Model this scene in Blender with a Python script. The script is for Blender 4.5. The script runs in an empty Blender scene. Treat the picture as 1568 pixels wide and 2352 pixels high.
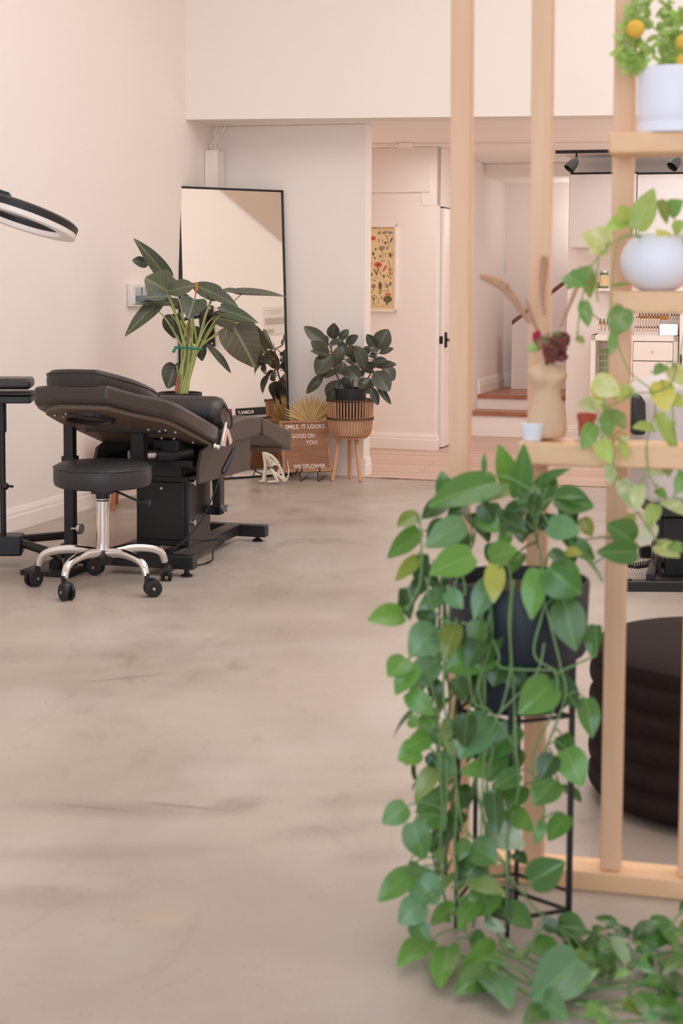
import bpy, bmesh, math, random
from mathutils import Vector, Matrix
random.seed(7)
S = bpy.context.scene
COL = S.collection
PI = math.pi

# ------------------------------------------------------------------ camera
CAMH, FPX, CX, CY = 1.30, 3600.0, 784.0, 938.0
PITCH, ROLL = math.radians(4.5), 0.006
cd = bpy.data.cameras.new('camera'); cam = bpy.data.objects.new('camera', cd); COL.objects.link(cam)
RM = Matrix.Rotation(PI/2-PITCH, 3, 'X') @ Matrix.Rotation(ROLL, 3, 'Z')
CAM = Vector((0, 0, CAMH))
cam.matrix_world = Matrix.Translation(CAM) @ RM.to_4x4()
cd.sensor_fit = 'VERTICAL'; cd.sensor_height = 36; cd.sensor_width = 24
cd.lens = FPX/2352*36
cd.shift_y = -(1176-CY)/2352
cd.clip_start = .05; cd.clip_end = 100
cd.dof.use_dof = True; cd.dof.focus_distance = 9.0; cd.dof.aperture_fstop = 4.5
S.camera = cam
S.cycles.diffuse_bounces = 8; S.cycles.max_bounces = 12
S.view_settings.view_transform = 'Standard'; S.view_settings.look = 'None'
S.view_settings.gamma = 1; S.view_settings.exposure = -0.40
S.view_settings.use_curve_mapping = False

# ------------------------------------------------------------------ light
w = bpy.data.worlds.new('world'); S.world = w; w.use_nodes = True
bg = w.node_tree.nodes['Background']; bg.inputs[0].default_value = (.93, .95, 1, 1); bg.inputs[1].default_value = .9

def area(name, loc, target, sx, sy, power, col):
    l = bpy.data.lights.new(name, 'AREA'); l.shape = 'RECTANGLE'; l.size = sx; l.size_y = sy
    l.energy = power; l.color = col
    o = bpy.data.objects.new(name, l); COL.objects.link(o); o.location = loc
    d = Vector(target)-Vector(loc); o.rotation_euler = d.to_track_quat('-Z', 'Y').to_euler()
    return o
area('daylight_through_shop_window', (-.6, -2.3, 2.0), (0.3, 5, .6), 5.6, 3.2, 230, (.68, .84, 1.0))
area('hall_ceiling_light', (1.3, 5.1, 4.35), (1.3, 5.1, 0), 4.2, 4.6, 215, (1, .99, .975))
area('hall_ceiling_light_rear', (1.9, 8.0, 4.35), (1.6, 8.3, 0), 3.0, 1.6, 38, (.98, .985, .985))
area('back_room_area_fill', (2.6, 12.0, 2.33), (2.6, 12.0, 0), 2.4, 1.2, 20, (1, .96, .94))  # unseen area light added to keep the low room lit
area('back_room_area_fill_left', (.75, 11.5, 2.33), (.75, 11.5, 0), .8, .8, 11, (1, .96, .94))  # second unseen area light added for the low room's left side

def lamp(name, loc, power, rad, col):
    l = bpy.data.lights.new(name, 'POINT'); l.energy = power; l.shadow_soft_size = rad; l.color = col
    o = bpy.data.objects.new(name, l); COL.objects.link(o); o.location = loc
lamp('back_room_fill_light', (3.5, 10.9, 1.6), 44, .2, (1, .96, .94))  # added point light without a fixture, lifts the low ceiling
lamp('stair_landing_fill_light', (2.3, 14.3, 1.9), 9, .12, (1, .96, .94))  # added unseen point light that brightens the stair landing

# ------------------------------------------------------------------ projection helpers
def ray(px, py): return RM @ Vector(((px-CX)/FPX, -(py-CY)/FPX, -1))
def Zp(px, py, z):
    r = ray(px, py); return CAM + r*((z-CAMH)/r.z)
def Fl(px, py): return Zp(px, py, 0)
def At(px, py, d):
    r = ray(px, py); return CAM + r*(d/r.y)
def V(*a): return Vector(a)

# ------------------------------------------------------------------ materials
def hexc(r, g, b):
    f = lambda c: (c/255/12.92 if c/255 <= .04045 else ((c/255+.055)/1.055)**2.4)
    return (f(r), f(g), f(b), 1)
def mat(name, col, rough=.5, metal=0, spec=.5, noise=0, nscale=8, bump=0, bscale=60, coat=0, trans=0, alpha=1, emit=0):
    m = bpy.data.materials.new(name); m.use_nodes = True; nt = m.node_tree; b = nt.nodes['Principled BSDF']
    b.inputs['Base Color'].default_value = col; b.inputs['Roughness'].default_value = rough
    b.inputs['Metallic'].default_value = metal; b.inputs['Specular IOR Level'].default_value = spec
    b.inputs['Coat Weight'].default_value = coat; b.inputs['Transmission Weight'].default_value = trans
    b.inputs['Alpha'].default_value = alpha
    if emit: b.inputs['Emission Color'].default_value = col; b.inputs['Emission Strength'].default_value = emit
    tc = nt.nodes.new('ShaderNodeTexCoord')
    if noise:
        n = nt.nodes.new('ShaderNodeTexNoise'); n.inputs['Scale'].default_value = nscale; n.inputs['Detail'].default_value = 5
        nt.links.new(tc.outputs['Object'], n.inputs['Vector'])
        mx = nt.nodes.new('ShaderNodeMix'); mx.data_type = 'RGBA'
        mx.inputs[6].default_value = tuple(c*(1-noise) for c in col[:3])+(1,); mx.inputs[7].default_value = tuple(min(1, c*(1+noise)) for c in col[:3])+(1,)
        nt.links.new(n.outputs['Fac'], mx.inputs[0]); nt.links.new(mx.outputs[2], b.inputs['Base Color'])
    if bump:
        n2 = nt.nodes.new('ShaderNodeTexNoise'); n2.inputs['Scale'].default_value = bscale; n2.inputs['Detail'].default_value = 3
        nt.links.new(tc.outputs['Object'], n2.inputs['Vector'])
        bp = nt.nodes.new('ShaderNodeBump'); bp.inputs['Strength'].default_value = bump; bp.inputs['Distance'].default_value = .01
        nt.links.new(n2.outputs['Fac'], bp.inputs['Height']); nt.links.new(bp.outputs[0], b.inputs['Normal'])
    return m
M = {}
M['wall'] = mat('painted_plaster', hexc(240, 231, 225), .75, noise=.015, nscale=2, bump=.05, bscale=30)
M['ceiling'] = mat('ceiling_paint', hexc(248, 242, 236), .8, noise=.01)
M['tan'] = mat('added_bulkhead_tan', hexc(196, 176, 160), .8)
M['trim'] = mat('trim_paint', hexc(242, 233, 226), .45)
M['door'] = mat('door_paint', hexc(242, 233, 227), .4)
M['black'] = mat('black_metal', hexc(26, 25, 27), .42, noise=.1)
M['gapshade'] = mat('painted_gap_shade', hexc(12, 11, 11), .8)  # black painted in where gaps are only shaded
M['leather'] = mat('black_leather', hexc(36, 31, 30), .36, spec=.6, noise=.12, bump=.25, bscale=140)
M['leather2'] = mat('brown_black_leather', hexc(56, 47, 42), .38, spec=.55, noise=.1, bump=.2, bscale=140)
M['board2'] = mat('brown_board', hexc(104, 86, 74), .5)
M['board'] = mat('grey_brown_board', hexc(128, 106, 90), .6)
M['stoolleather'] = mat('charcoal_vinyl', hexc(48, 46, 48), .45, noise=.05, bump=.15, bscale=120)
M['chrome'] = mat('chrome', (.82, .80, .79, 1), .09, metal=1)
M['steel'] = mat('brushed_steel', (.62, .60, .58, 1), .3, metal=1)
M['rubber'] = mat('black_rubber', hexc(22, 21, 22), .55)
M['plasticclear'] = mat('pale_plastic', hexc(206, 196, 190), .25)
M['white'] = mat('white_plastic', hexc(232, 226, 222), .35)
M['whitegloss'] = mat('white_gloss', hexc(214, 205, 200), .07, coat=.2, bump=.012, bscale=9)
M['mirror'] = mat('mirror_glass', (.93, .90, .86, 1), .0, metal=1)
M['ceramic'] = mat('white_ceramic', hexc(232, 233, 244), .45, noise=.02)
M['potnavy'] = mat('navy_black_pot', hexc(27, 34, 47), .5, noise=.1, bump=.05)
M['potblack'] = mat('nursery_pot', hexc(34, 32, 34), .5)
M['soil'] = mat('potting_soil', hexc(78, 60, 48), .95, noise=.5, nscale=60, bump=.8, bscale=80)
M['terracotta'] = mat('terracotta', hexc(178, 84, 64), .8, noise=.1)
M['bone'] = mat('bone_plastic', hexc(232, 222, 206), .5)
M['ottoman'] = mat('dark_velvet', hexc(42, 32, 30), .95, spec=.15, noise=.2, nscale=30, bump=.3, bscale=90)
M['greycover'] = mat('grey_cover', hexc(196, 188, 188), .7, noise=.05)
M['vase'] = mat('beige_clay', hexc(214, 180, 148), .75, noise=.06, bump=.1)
M['pampas'] = mat('pampas_fibre', hexc(222, 184, 152), .95, noise=.12, nscale=60)
M['driedred'] = mat('dried_roses', hexc(120, 62, 58), .9, noise=.3, nscale=50)
M['magenta'] = mat('dried_magenta', hexc(168, 36, 74), .8)
M['driedgreen'] = mat('dried_green', hexc(120, 118, 70), .9, noise=.2)
M['yellow'] = mat('yellow_flower', hexc(226, 178, 70), .9, noise=.15, nscale=80)
M['palm'] = mat('dried_palm', hexc(216, 184, 128), .8, noise=.15, nscale=20)
M['rattan'] = mat('rattan', hexc(190, 142, 104), .6, noise=.12, nscale=25)
M['rattandark'] = mat('dark_binding', hexc(72, 46, 36), .7)
M['legwood'] = mat('beech_leg', hexc(206, 152, 112), .55, noise=.08, nscale=10)
M['liner'] = mat('pale_liner', hexc(222, 190, 164), .8)
M['orangewood'] = mat('orange_wood', hexc(178, 110, 66), .5, noise=.15, nscale=10)
M['twine'] = mat('green_tie', hexc(24, 126, 106), .6)
M['stake'] = mat('orange_stake', hexc(206, 130, 78), .6)
M['drybark'] = mat('dry_sheath', hexc(156, 108, 76), .9, noise=.25, nscale=30)
M['letter'] = mat('white_letter', hexc(240, 230, 222), .5)
M['red'] = mat('red_card', hexc(206, 66, 50), .6)
M['screen'] = mat('photo_blue', hexc(58, 86, 110), .3)
M['screenlight'] = mat('photo_pale', hexc(168, 178, 186), .3)
M['poster'] = mat('cream_paper', hexc(232, 206, 160), .8)
M['paper'] = mat('white_paper', hexc(226, 216, 206), .8)
M['papergrey'] = mat('paper_print', hexc(186, 174, 166), .8)
M['gold'] = mat('gold_bottle', hexc(214, 160, 84), .25, metal=.5)
M['darkcap'] = mat('dark_cap', hexc(58, 34, 30), .4)
M['bottlepale'] = mat('pale_bottle', hexc(228, 206, 192), .25)
M['acrylic'] = mat('acrylic_stand', hexc(214, 206, 214), .12, alpha=.55)
M['glassgreen'] = mat('green_glass', hexc(120, 138, 92), .15)
M['rosegold'] = mat('rose_mirror', (.80, .62, .55, 1), .12, metal=.9)
M['handlewood'] = mat('dark_handrail', hexc(124, 72, 48), .45, noise=.2, nscale=15)

def wood(name, c1, c2, scale=(30, 30, 1.6), rough=.5):
    m = bpy.data.materials.new(name); m.use_nodes = True; nt = m.node_tree; b = nt.nodes['Principled BSDF']; b.inputs['Roughness'].default_value = rough
    tc = nt.nodes.new('ShaderNodeTexCoord'); mp = nt.nodes.new('ShaderNodeMapping'); mp.inputs['Scale'].default_value = scale
    n = nt.nodes.new('ShaderNodeTexNoise'); n.inputs['Scale'].default_value = 1; n.inputs['Detail'].default_value = 6; n.inputs['Distortion'].default_value = .6
    r = nt.nodes.new('ShaderNodeValToRGB'); r.color_ramp.elements[0].color = c1; r.color_ramp.elements[1].color = c2
    r.color_ramp.elements[0].position = .3; r.color_ramp.elements[1].position = .68
    nt.links.new(tc.outputs['Object'], mp.inputs[0]); nt.links.new(mp.outputs[0], n.inputs['Vector']); nt.links.new(n.outputs['Fac'], r.inputs[0]); nt.links.new(r.outputs[0], b.inputs['Base Color'])
    return m
M['pine'] = wood('pine_timber', hexc(222, 176, 140), hexc(230, 190, 154))
M['shelfpine'] = wood('pine_shelf', hexc(226, 180, 138), hexc(234, 194, 152), (1.6, 30, 30))
M['treadwood'] = wood('oak_tread', hexc(148, 92, 66), hexc(180, 122, 92), (2, 30, 30), .35)
M['boardwood'] = wood('board_wood', hexc(152, 103, 72), hexc(174, 122, 88), (3, 30, 30), .6)

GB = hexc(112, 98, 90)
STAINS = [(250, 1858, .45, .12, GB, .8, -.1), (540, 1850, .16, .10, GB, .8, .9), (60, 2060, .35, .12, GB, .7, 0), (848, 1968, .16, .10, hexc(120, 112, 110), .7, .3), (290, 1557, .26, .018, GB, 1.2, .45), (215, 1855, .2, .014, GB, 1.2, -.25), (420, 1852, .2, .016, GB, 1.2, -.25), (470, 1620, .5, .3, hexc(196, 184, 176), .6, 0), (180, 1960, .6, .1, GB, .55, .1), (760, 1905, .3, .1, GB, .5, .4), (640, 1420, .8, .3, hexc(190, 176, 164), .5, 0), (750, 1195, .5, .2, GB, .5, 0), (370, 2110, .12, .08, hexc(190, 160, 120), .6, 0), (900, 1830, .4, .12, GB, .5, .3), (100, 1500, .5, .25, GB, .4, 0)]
def floor_concrete():
    m = bpy.data.materials.new('polished_concrete'); m.use_nodes = True; nt = m.node_tree; N = nt.nodes; L = nt.links; b = N['Principled BSDF']
    tc = N.new('ShaderNodeTexCoord')
    def nz(sc, det, dist=0, scale=None, ro=.5):
        n = N.new('ShaderNodeTexNoise'); n.inputs['Scale'].default_value = sc; n.inputs['Detail'].default_value = det; n.inputs['Distortion'].default_value = dist; n.inputs['Roughness'].default_value = ro
        if scale:
            mp = N.new('ShaderNodeMapping'); mp.inputs['Scale'].default_value = scale; mp.inputs['Rotation'].default_value = (0, 0, .35); L.new(tc.outputs['Object'], mp.inputs[0]); L.new(mp.outputs[0], n.inputs['Vector'])
        else: L.new(tc.outputs['Object'], n.inputs['Vector'])
        return n
    def ramp(src, p0, c0, p1, c1):
        r = N.new('ShaderNodeValToRGB'); r.color_ramp.elements[0].position = p0; r.color_ramp.elements[0].color = c0; r.color_ramp.elements[1].position = p1; r.color_ramp.elements[1].color = c1
        L.new(src, r.inputs[0]); return r
    base = ramp(nz(.9, 6, .8).outputs['Fac'], .3, hexc(160, 146, 135), .7, hexc(180, 167, 156))
    def mixin(prev, facn, col, amt):
        mx = N.new('ShaderNodeMix'); mx.data_type = 'RGBA'; mx.inputs[7].default_value = col
        ml = N.new('ShaderNodeMath'); ml.operation = 'MULTIPLY'; ml.inputs[1].default_value = amt
        L.new(facn, ml.inputs[0]); L.new(ml.outputs[0], mx.inputs[0]); L.new(prev, mx.inputs[6]); return mx.outputs[2]
    st = ramp(nz(2.6, 8, 1.2, (1.6, .7, 1), .65).outputs['Fac'], .56, (0, 0, 0, 1), .74, (1, 1, 1, 1))
    c = mixin(base.outputs[0], st.outputs[0], hexc(128, 112, 102), .5)
    st2 = ramp(nz(6, 8, 2.5, (.5, 2.4, 1), .7).outputs['Fac'], .62, (0, 0, 0, 1), .70, (1, 1, 1, 1))
    c = mixin(c, st2.outputs[0], hexc(112, 98, 88), .42)
    wh = ramp(nz(1.7, 5, .4).outputs['Fac'], .52, (0, 0, 0, 1), .75, (1, 1, 1, 1))
    c = mixin(c, wh.outputs[0], hexc(190, 182, 178), .5)
    fs_ = ramp(nz(14, 9, 3, (.6, 4.5, 1), .8).outputs['Fac'], .60, (0, 0, 0, 1), .66, (1, 1, 1, 1))
    c = mixin(c, fs_.outputs[0], hexc(118, 98, 84), .28)
    sp = ramp(nz(90, 2).outputs['Fac'], .66, (0, 0, 0, 1), .72, (1, 1, 1, 1))
    c = mixin(c, sp.outputs[0], hexc(110, 92, 80), .35)
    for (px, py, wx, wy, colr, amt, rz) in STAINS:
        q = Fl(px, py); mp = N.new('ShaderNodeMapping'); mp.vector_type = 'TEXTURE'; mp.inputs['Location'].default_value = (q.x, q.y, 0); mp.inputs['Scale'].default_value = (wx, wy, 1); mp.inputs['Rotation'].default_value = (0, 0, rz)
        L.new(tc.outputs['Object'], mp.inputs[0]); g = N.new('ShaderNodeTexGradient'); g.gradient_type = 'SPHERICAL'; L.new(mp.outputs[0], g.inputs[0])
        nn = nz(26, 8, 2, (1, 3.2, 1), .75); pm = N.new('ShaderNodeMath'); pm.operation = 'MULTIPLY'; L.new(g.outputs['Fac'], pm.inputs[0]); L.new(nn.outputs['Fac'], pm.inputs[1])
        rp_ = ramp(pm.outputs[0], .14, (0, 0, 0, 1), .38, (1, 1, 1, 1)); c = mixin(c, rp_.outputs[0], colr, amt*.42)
    L.new(c, b.inputs['Base Color'])
    rr = ramp(nz(3, 6, .5).outputs['Fac'], .3, (.26, .26, .26, 1), .75, (.55, .55, .55, 1)); L.new(rr.outputs[0], b.inputs['Roughness'])
    bp = N.new('ShaderNodeBump'); bp.inputs['Strength'].default_value = .12; bp.inputs['Distance'].default_value = .01
    L.new(nz(12, 6, .3).outputs['Fac'], bp.inputs['Height']); L.new(bp.outputs[0], b.inputs['Normal'])
    return m
M['concrete'] = floor_concrete()
def floor_planks():
    m = bpy.data.materials.new('light_planks'); m.use_nodes = True; nt = m.node_tree; N = nt.nodes; L = nt.links; b = N['Principled BSDF']; b.inputs['Roughness'].default_value = .35
    tc = N.new('ShaderNodeTexCoord'); mp = N.new('ShaderNodeMapping'); mp.inputs['Rotation'].default_value = (0, 0, .23)
    L.new(tc.outputs['Object'], mp.inputs[0])
    br = N.new('ShaderNodeTexBrick'); br.inputs['Scale'].default_value = 1; br.inputs['Brick Width'].default_value = 1.3; br.inputs['Row Height'].default_value = .085
    br.inputs['Color1'].default_value = hexc(188, 156, 136); br.inputs['Color2'].default_value = hexc(210, 182, 163); br.inputs['Mortar'].default_value = hexc(150, 112, 90)
    br.inputs['Mortar Size'].default_value = .003; br.inputs['Bias'].default_value = 0
    L.new(mp.outputs[0], br.inputs['Vector'])
    mp2 = N.new('ShaderNodeMapping'); mp2.inputs['Scale'].default_value = (1.2, 22, 1); L.new(mp.outputs[0], mp2.inputs[0])
    n = N.new('ShaderNodeTexNoise'); n.inputs['Scale'].default_value = 2; n.inputs['Detail'].default_value = 6; L.new(mp2.outputs[0], n.inputs['Vector'])
    mx = N.new('ShaderNodeMix'); mx.data_type = 'RGBA'; mx.blend_type = 'MULTIPLY'; mx.inputs[0].default_value = .5
    r = N.new('ShaderNodeValToRGB'); r.color_ramp.elements[0].color = (.55, .5, .47, 1); r.color_ramp.elements[1].color = (1, 1, 1, 1); r.color_ramp.elements[1].position = .65
    L.new(n.outputs['Fac'], r.inputs[0]); L.new(br.outputs['Color'], mx.inputs[6]); L.new(r.outputs[0], mx.inputs[7]); L.new(mx.outputs[2], b.inputs['Base Color'])
    return m
M['planks'] = floor_planks()

def leafmat(name, rough=.32, rib=(.55, .70, .35, 1), ribamt=.35, varieg=0, trans=.25, veins=0.0, spec=.5):
    m = bpy.data.materials.new(name); m.use_nodes = True; nt = m.node_tree; N = nt.nodes; L = nt.links; b = N['Principled BSDF']
    b.inputs['Roughness'].default_value = rough; b.inputs['Specular IOR Level'].default_value = spec
    at = N.new('ShaderNodeAttribute'); at.attribute_name = 'leafcol'
    uv = N.new('ShaderNodeAttribute'); uv.attribute_name = 'leafst'
    sx = N.new('ShaderNodeSeparateXYZ'); L.new(uv.outputs['Vector'], sx.inputs[0])
    ab = N.new('ShaderNodeMath'); ab.operation = 'ABSOLUTE'; L.new(sx.outputs[0], ab.inputs[0])
    mr = N.new('ShaderNodeMapRange'); mr.inputs[1].default_value = .02; mr.inputs[2].default_value = .10; mr.inputs[3].default_value = ribamt; mr.inputs[4].default_value = 0
    L.new(ab.outputs[0], mr.inputs[0])
    src = at.outputs['Color']
    if veins:
        # side veins: t - |s|*k repeated
        a1 = N.new('ShaderNodeMath'); a1.operation = 'MULTIPLY_ADD'; a1.inputs[1].default_value = -.35; L.new(ab.outputs[0], a1.inputs[0]); L.new(sx.outputs[1], a1.inputs[2])
        a2 = N.new('ShaderNodeMath'); a2.operation = 'MULTIPLY'; a2.inputs[1].default_value = 44; L.new(a1.outputs[0], a2.inputs[0])
        a3 = N.new('ShaderNodeMath'); a3.operation = 'SINE'; L.new(a2.outputs[0], a3.inputs[0])
        a4 = N.new('ShaderNodeMapRange'); a4.inputs[1].default_value = .9; a4.inputs[2].default_value = 1; a4.inputs[3].default_value = 0; a4.inputs[4].default_value = veins; L.new(a3.outputs[0], a4.inputs[0])
        mv = N.new('ShaderNodeMix'); mv.data_type = 'RGBA'; mv.inputs[7].default_value = rib; L.new(a4.outputs[0], mv.inputs[0]); L.new(src, mv.inputs[6]); src = mv.outputs[2]
    if varieg:
        tc = N.new('ShaderNodeTexCoord'); n = N.new('ShaderNodeTexNoise'); n.inputs['Scale'].default_value = 22; n.inputs['Detail'].default_value = 4; n.inputs['Distortion'].default_value = 1.5
        L.new(tc.outputs['Object'], n.inputs['Vector'])
        r = N.new('ShaderNodeMapRange'); r.inputs[1].default_value = .46; r.inputs[2].default_value = .60; r.inputs[4].default_value = varieg; L.new(n.outputs['Fac'], r.inputs[0])
        mv = N.new('ShaderNodeMix'); mv.data_type = 'RGBA'; mv.inputs[7].default_value = hexc(232, 234, 190); L.new(r.outputs[0], mv.inputs[0]); L.new(src, mv.inputs[6]); src = mv.outputs[2]
    mx = N.new('ShaderNodeMix'); mx.data_type = 'RGBA'; mx.inputs[7].default_value = rib
    L.new(mr.outputs[0], mx.inputs[0]); L.new(src, mx.inputs[6]); L.new(mx.outputs[2], b.inputs['Base Color'])
    tr = N.new('ShaderNodeBsdfTranslucent'); L.new(mx.outputs[2], tr.inputs[0])
    ms = N.new('ShaderNodeMixShader'); ms.inputs[0].default_value = trans
    out = N['Material Output']; L.new(b.outputs[0], ms.inputs[1]); L.new(tr.outputs[0], ms.inputs[2]); L.new(ms.outputs[0], out.inputs[0])
    return m
M['pothos'] = leafmat('pothos_leaf', .22, hexc(140, 178, 96), .35)
M['pothosv'] = leafmat('variegated_leaf', .4, hexc(190, 208, 120), .3, varieg=.75, trans=.35)
M['pothosl'] = leafmat('light_leaf', .4, hexc(190, 208, 120), .25, varieg=.15, trans=.35)
M['rubber_leaf'] = leafmat('rubber_plant_leaf', .28, hexc(120, 122, 96), .5, trans=.08)
M['alocasia'] = leafmat('alocasia_leaf', .42, hexc(150, 156, 120), .55, trans=.15, veins=.3)
M['stemgreen'] = mat('green_vine', hexc(104, 136, 84), .5, noise=.15, nscale=20)
M['stempale'] = mat('pale_petiole', hexc(170, 178, 112), .5, noise=.12, nscale=14)
M['stembrown'] = mat('brown_stem', hexc(112, 84, 62), .7, noise=.2, nscale=30)
M['stemlight'] = mat('light_vine', hexc(142, 160, 88), .5, noise=.15, nscale=20)

# ------------------------------------------------------------------ mesh helpers
def nb(): return bmesh.new()
def obj(name, bm, m, parent=None, smooth=True, bevel=0, seg=2, subd=0):
    bmesh.ops.recalc_face_normals(bm, faces=bm.faces)
    me = bpy.data.meshes.new(name); bm.to_mesh(me); bm.free()
    for mm in (m if isinstance(m, (list, tuple)) else [m]): me.materials.append(M[mm] if isinstance(mm, str) else mm)
    o = bpy.data.objects.new(name, me); COL.objects.link(o)
    if smooth:
        for p in me.polygons: p.use_smooth = True
        if hasattr(me, 'set_sharp_from_angle'): me.set_sharp_from_angle(angle=math.radians(38))
    if bevel:
        b = o.modifiers.new('bevel', 'BEVEL'); b.width = bevel; b.segments = seg; b.limit_method = 'ANGLE'; b.angle_limit = math.radians(35)
        b.harden_normals = False
    if subd:
        s = o.modifiers.new('subd', 'SUBSURF'); s.levels = subd; s.render_levels = subd
    if parent:
        o.parent = parent; o.matrix_parent_inverse = Matrix.Translation(parent.location).inverted()
    return o
def thing(name, label, cat, loc, group=None):
    o = bpy.data.objects.new(name, None); COL.objects.link(o); o.location = loc; o.empty_display_size = .05
    return tag(o, label, cat, group)
def tag(o, label, cat, group=None):
    o['label'] = label; o['category'] = cat
    if group: o['group'] = group
    return o
def struct(name, bm, m, label=None, **k):
    k.setdefault('smooth', False)
    o = obj(name, bm, m, **k); o['kind'] = 'structure'
    if label: o['label'] = label
    return o
def hexa(bm, p):  # 8 points: bottom 4, top 4
    v = [bm.verts.new(q) for q in p]
    for f in ((0, 1, 2, 3), (4, 5, 6, 7), (0, 1, 5, 4), (1, 2, 6, 5), (2, 3, 7, 6), (3, 0, 4, 7)): bm.faces.new([v[i] for i in f])
def box(bm, c, s, rz=0, R=None):
    R = R or Matrix.Rotation(rz, 3, 'Z'); c = Vector(c)
    P = [c + R @ V(x*s[0]/2, y*s[1]/2, z*s[2]/2) for z in (-1, 1) for (x, y) in ((-1, -1), (1, -1), (1, 1), (-1, 1))]
    hexa(bm, P)
def prism(bm, pts, ext):
    a = [bm.verts.new(Vector(p)) for p in pts]; b = [bm.verts.new(Vector(p)+Vector(ext)) for p in pts]; n = len(pts)
    bm.faces.new(a); bm.faces.new(b[::-1])
    for i in range(n): bm.faces.new((a[i], a[(i+1) % n], b[(i+1) % n], b[i]))
def wallseg(bm, a, b, z0, z1, th=.1, side=1):
    a = Vector(a).to_2d(); b = Vector(b).to_2d(); d = (b-a).normalized(); n = V(-d.y, d.x, 0)*th*side
    prism(bm, [(a.x, a.y, z0), (b.x, b.y, z0), (b.x, b.y, z1), (a.x, a.y, z1)], n)
def tube(bm, pts, r, seg=8, cap=True):
    pts = [Vector(p) for p in pts]; n = len(pts); rs = r if isinstance(r, (list, tuple)) else [r]*n
    rings = []; up = None
    for i, p in enumerate(pts):
        t = (pts[min(i+1, n-1)]-pts[max(i-1, 0)])
        if t.length < 1e-9: t = V(0, 0, 1)
        t.normalize()
        if up is None: up = t.orthogonal().normalized()
        up = (up - t*up.dot(t))
        if up.length < 1e-6: up = t.orthogonal()
        up.normalize(); s = t.cross(up)
        rings.append([bm.verts.new(p + (up*math.cos(2*PI*k/seg)+s*math.sin(2*PI*k/seg))*rs[i]) for k in range(seg)])
    for i in range(n-1):
        for k in range(seg): bm.faces.new((rings[i][k], rings[i][(k+1) % seg], rings[i+1][(k+1) % seg], rings[i+1][k]))
    if cap: bm.faces.new(rings[0][::-1]); bm.faces.new(rings[-1])
def smooth_path(pts, n=4):
    pts = [Vector(p) for p in pts]; out = []
    for i in range(len(pts)-1):
        p0 = pts[max(i-1, 0)]; p1 = pts[i]; p2 = pts[i+1]; p3 = pts[min(i+2, len(pts)-1)]
        for k in range(n):
            t = k/n; out.append(.5*((2*p1)+(-p0+p2)*t+(2*p0-5*p1+4*p2-p3)*t*t+(-p0+3*p1-3*p2+p3)*t**3))
    out.append(pts[-1]); return out
def lathe(bm, prof, c, seg=32, R=None, cap0=False, cap1=False):
    c = Vector(c); R = R or Matrix.Identity(3); rings = []
    for (r, z) in prof:
        rings.append([bm.verts.new(c + R @ V(r*math.cos(2*PI*k/seg), r*math.sin(2*PI*k/seg), z)) for k in range(seg)])
    for i in range(len(rings)-1):
        for k in range(seg): bm.faces.new((rings[i][k], rings[i][(k+1) % seg], rings[i+1][(k+1) % seg], rings[i+1][k]))
    if cap0: bm.faces.new(rings[0][::-1])
    if cap1: bm.faces.new(rings[-1])
def ball(bm, c, r, sc=(1, 1, 1), seg=10):
    bmesh.ops.create_uvsphere(bm, u_segments=seg, v_segments=max(4, seg//2+1), radius=r, matrix=Matrix.Translation(Vector(c)) @ Matrix.Diagonal((*sc, 1)))
def axisR(ax):
    return Vector(ax).to_track_quat('Z', 'Y').to_matrix()
def cyl(bm, a, b, r, seg=16): tube(bm, [a, b], r, seg)

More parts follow.
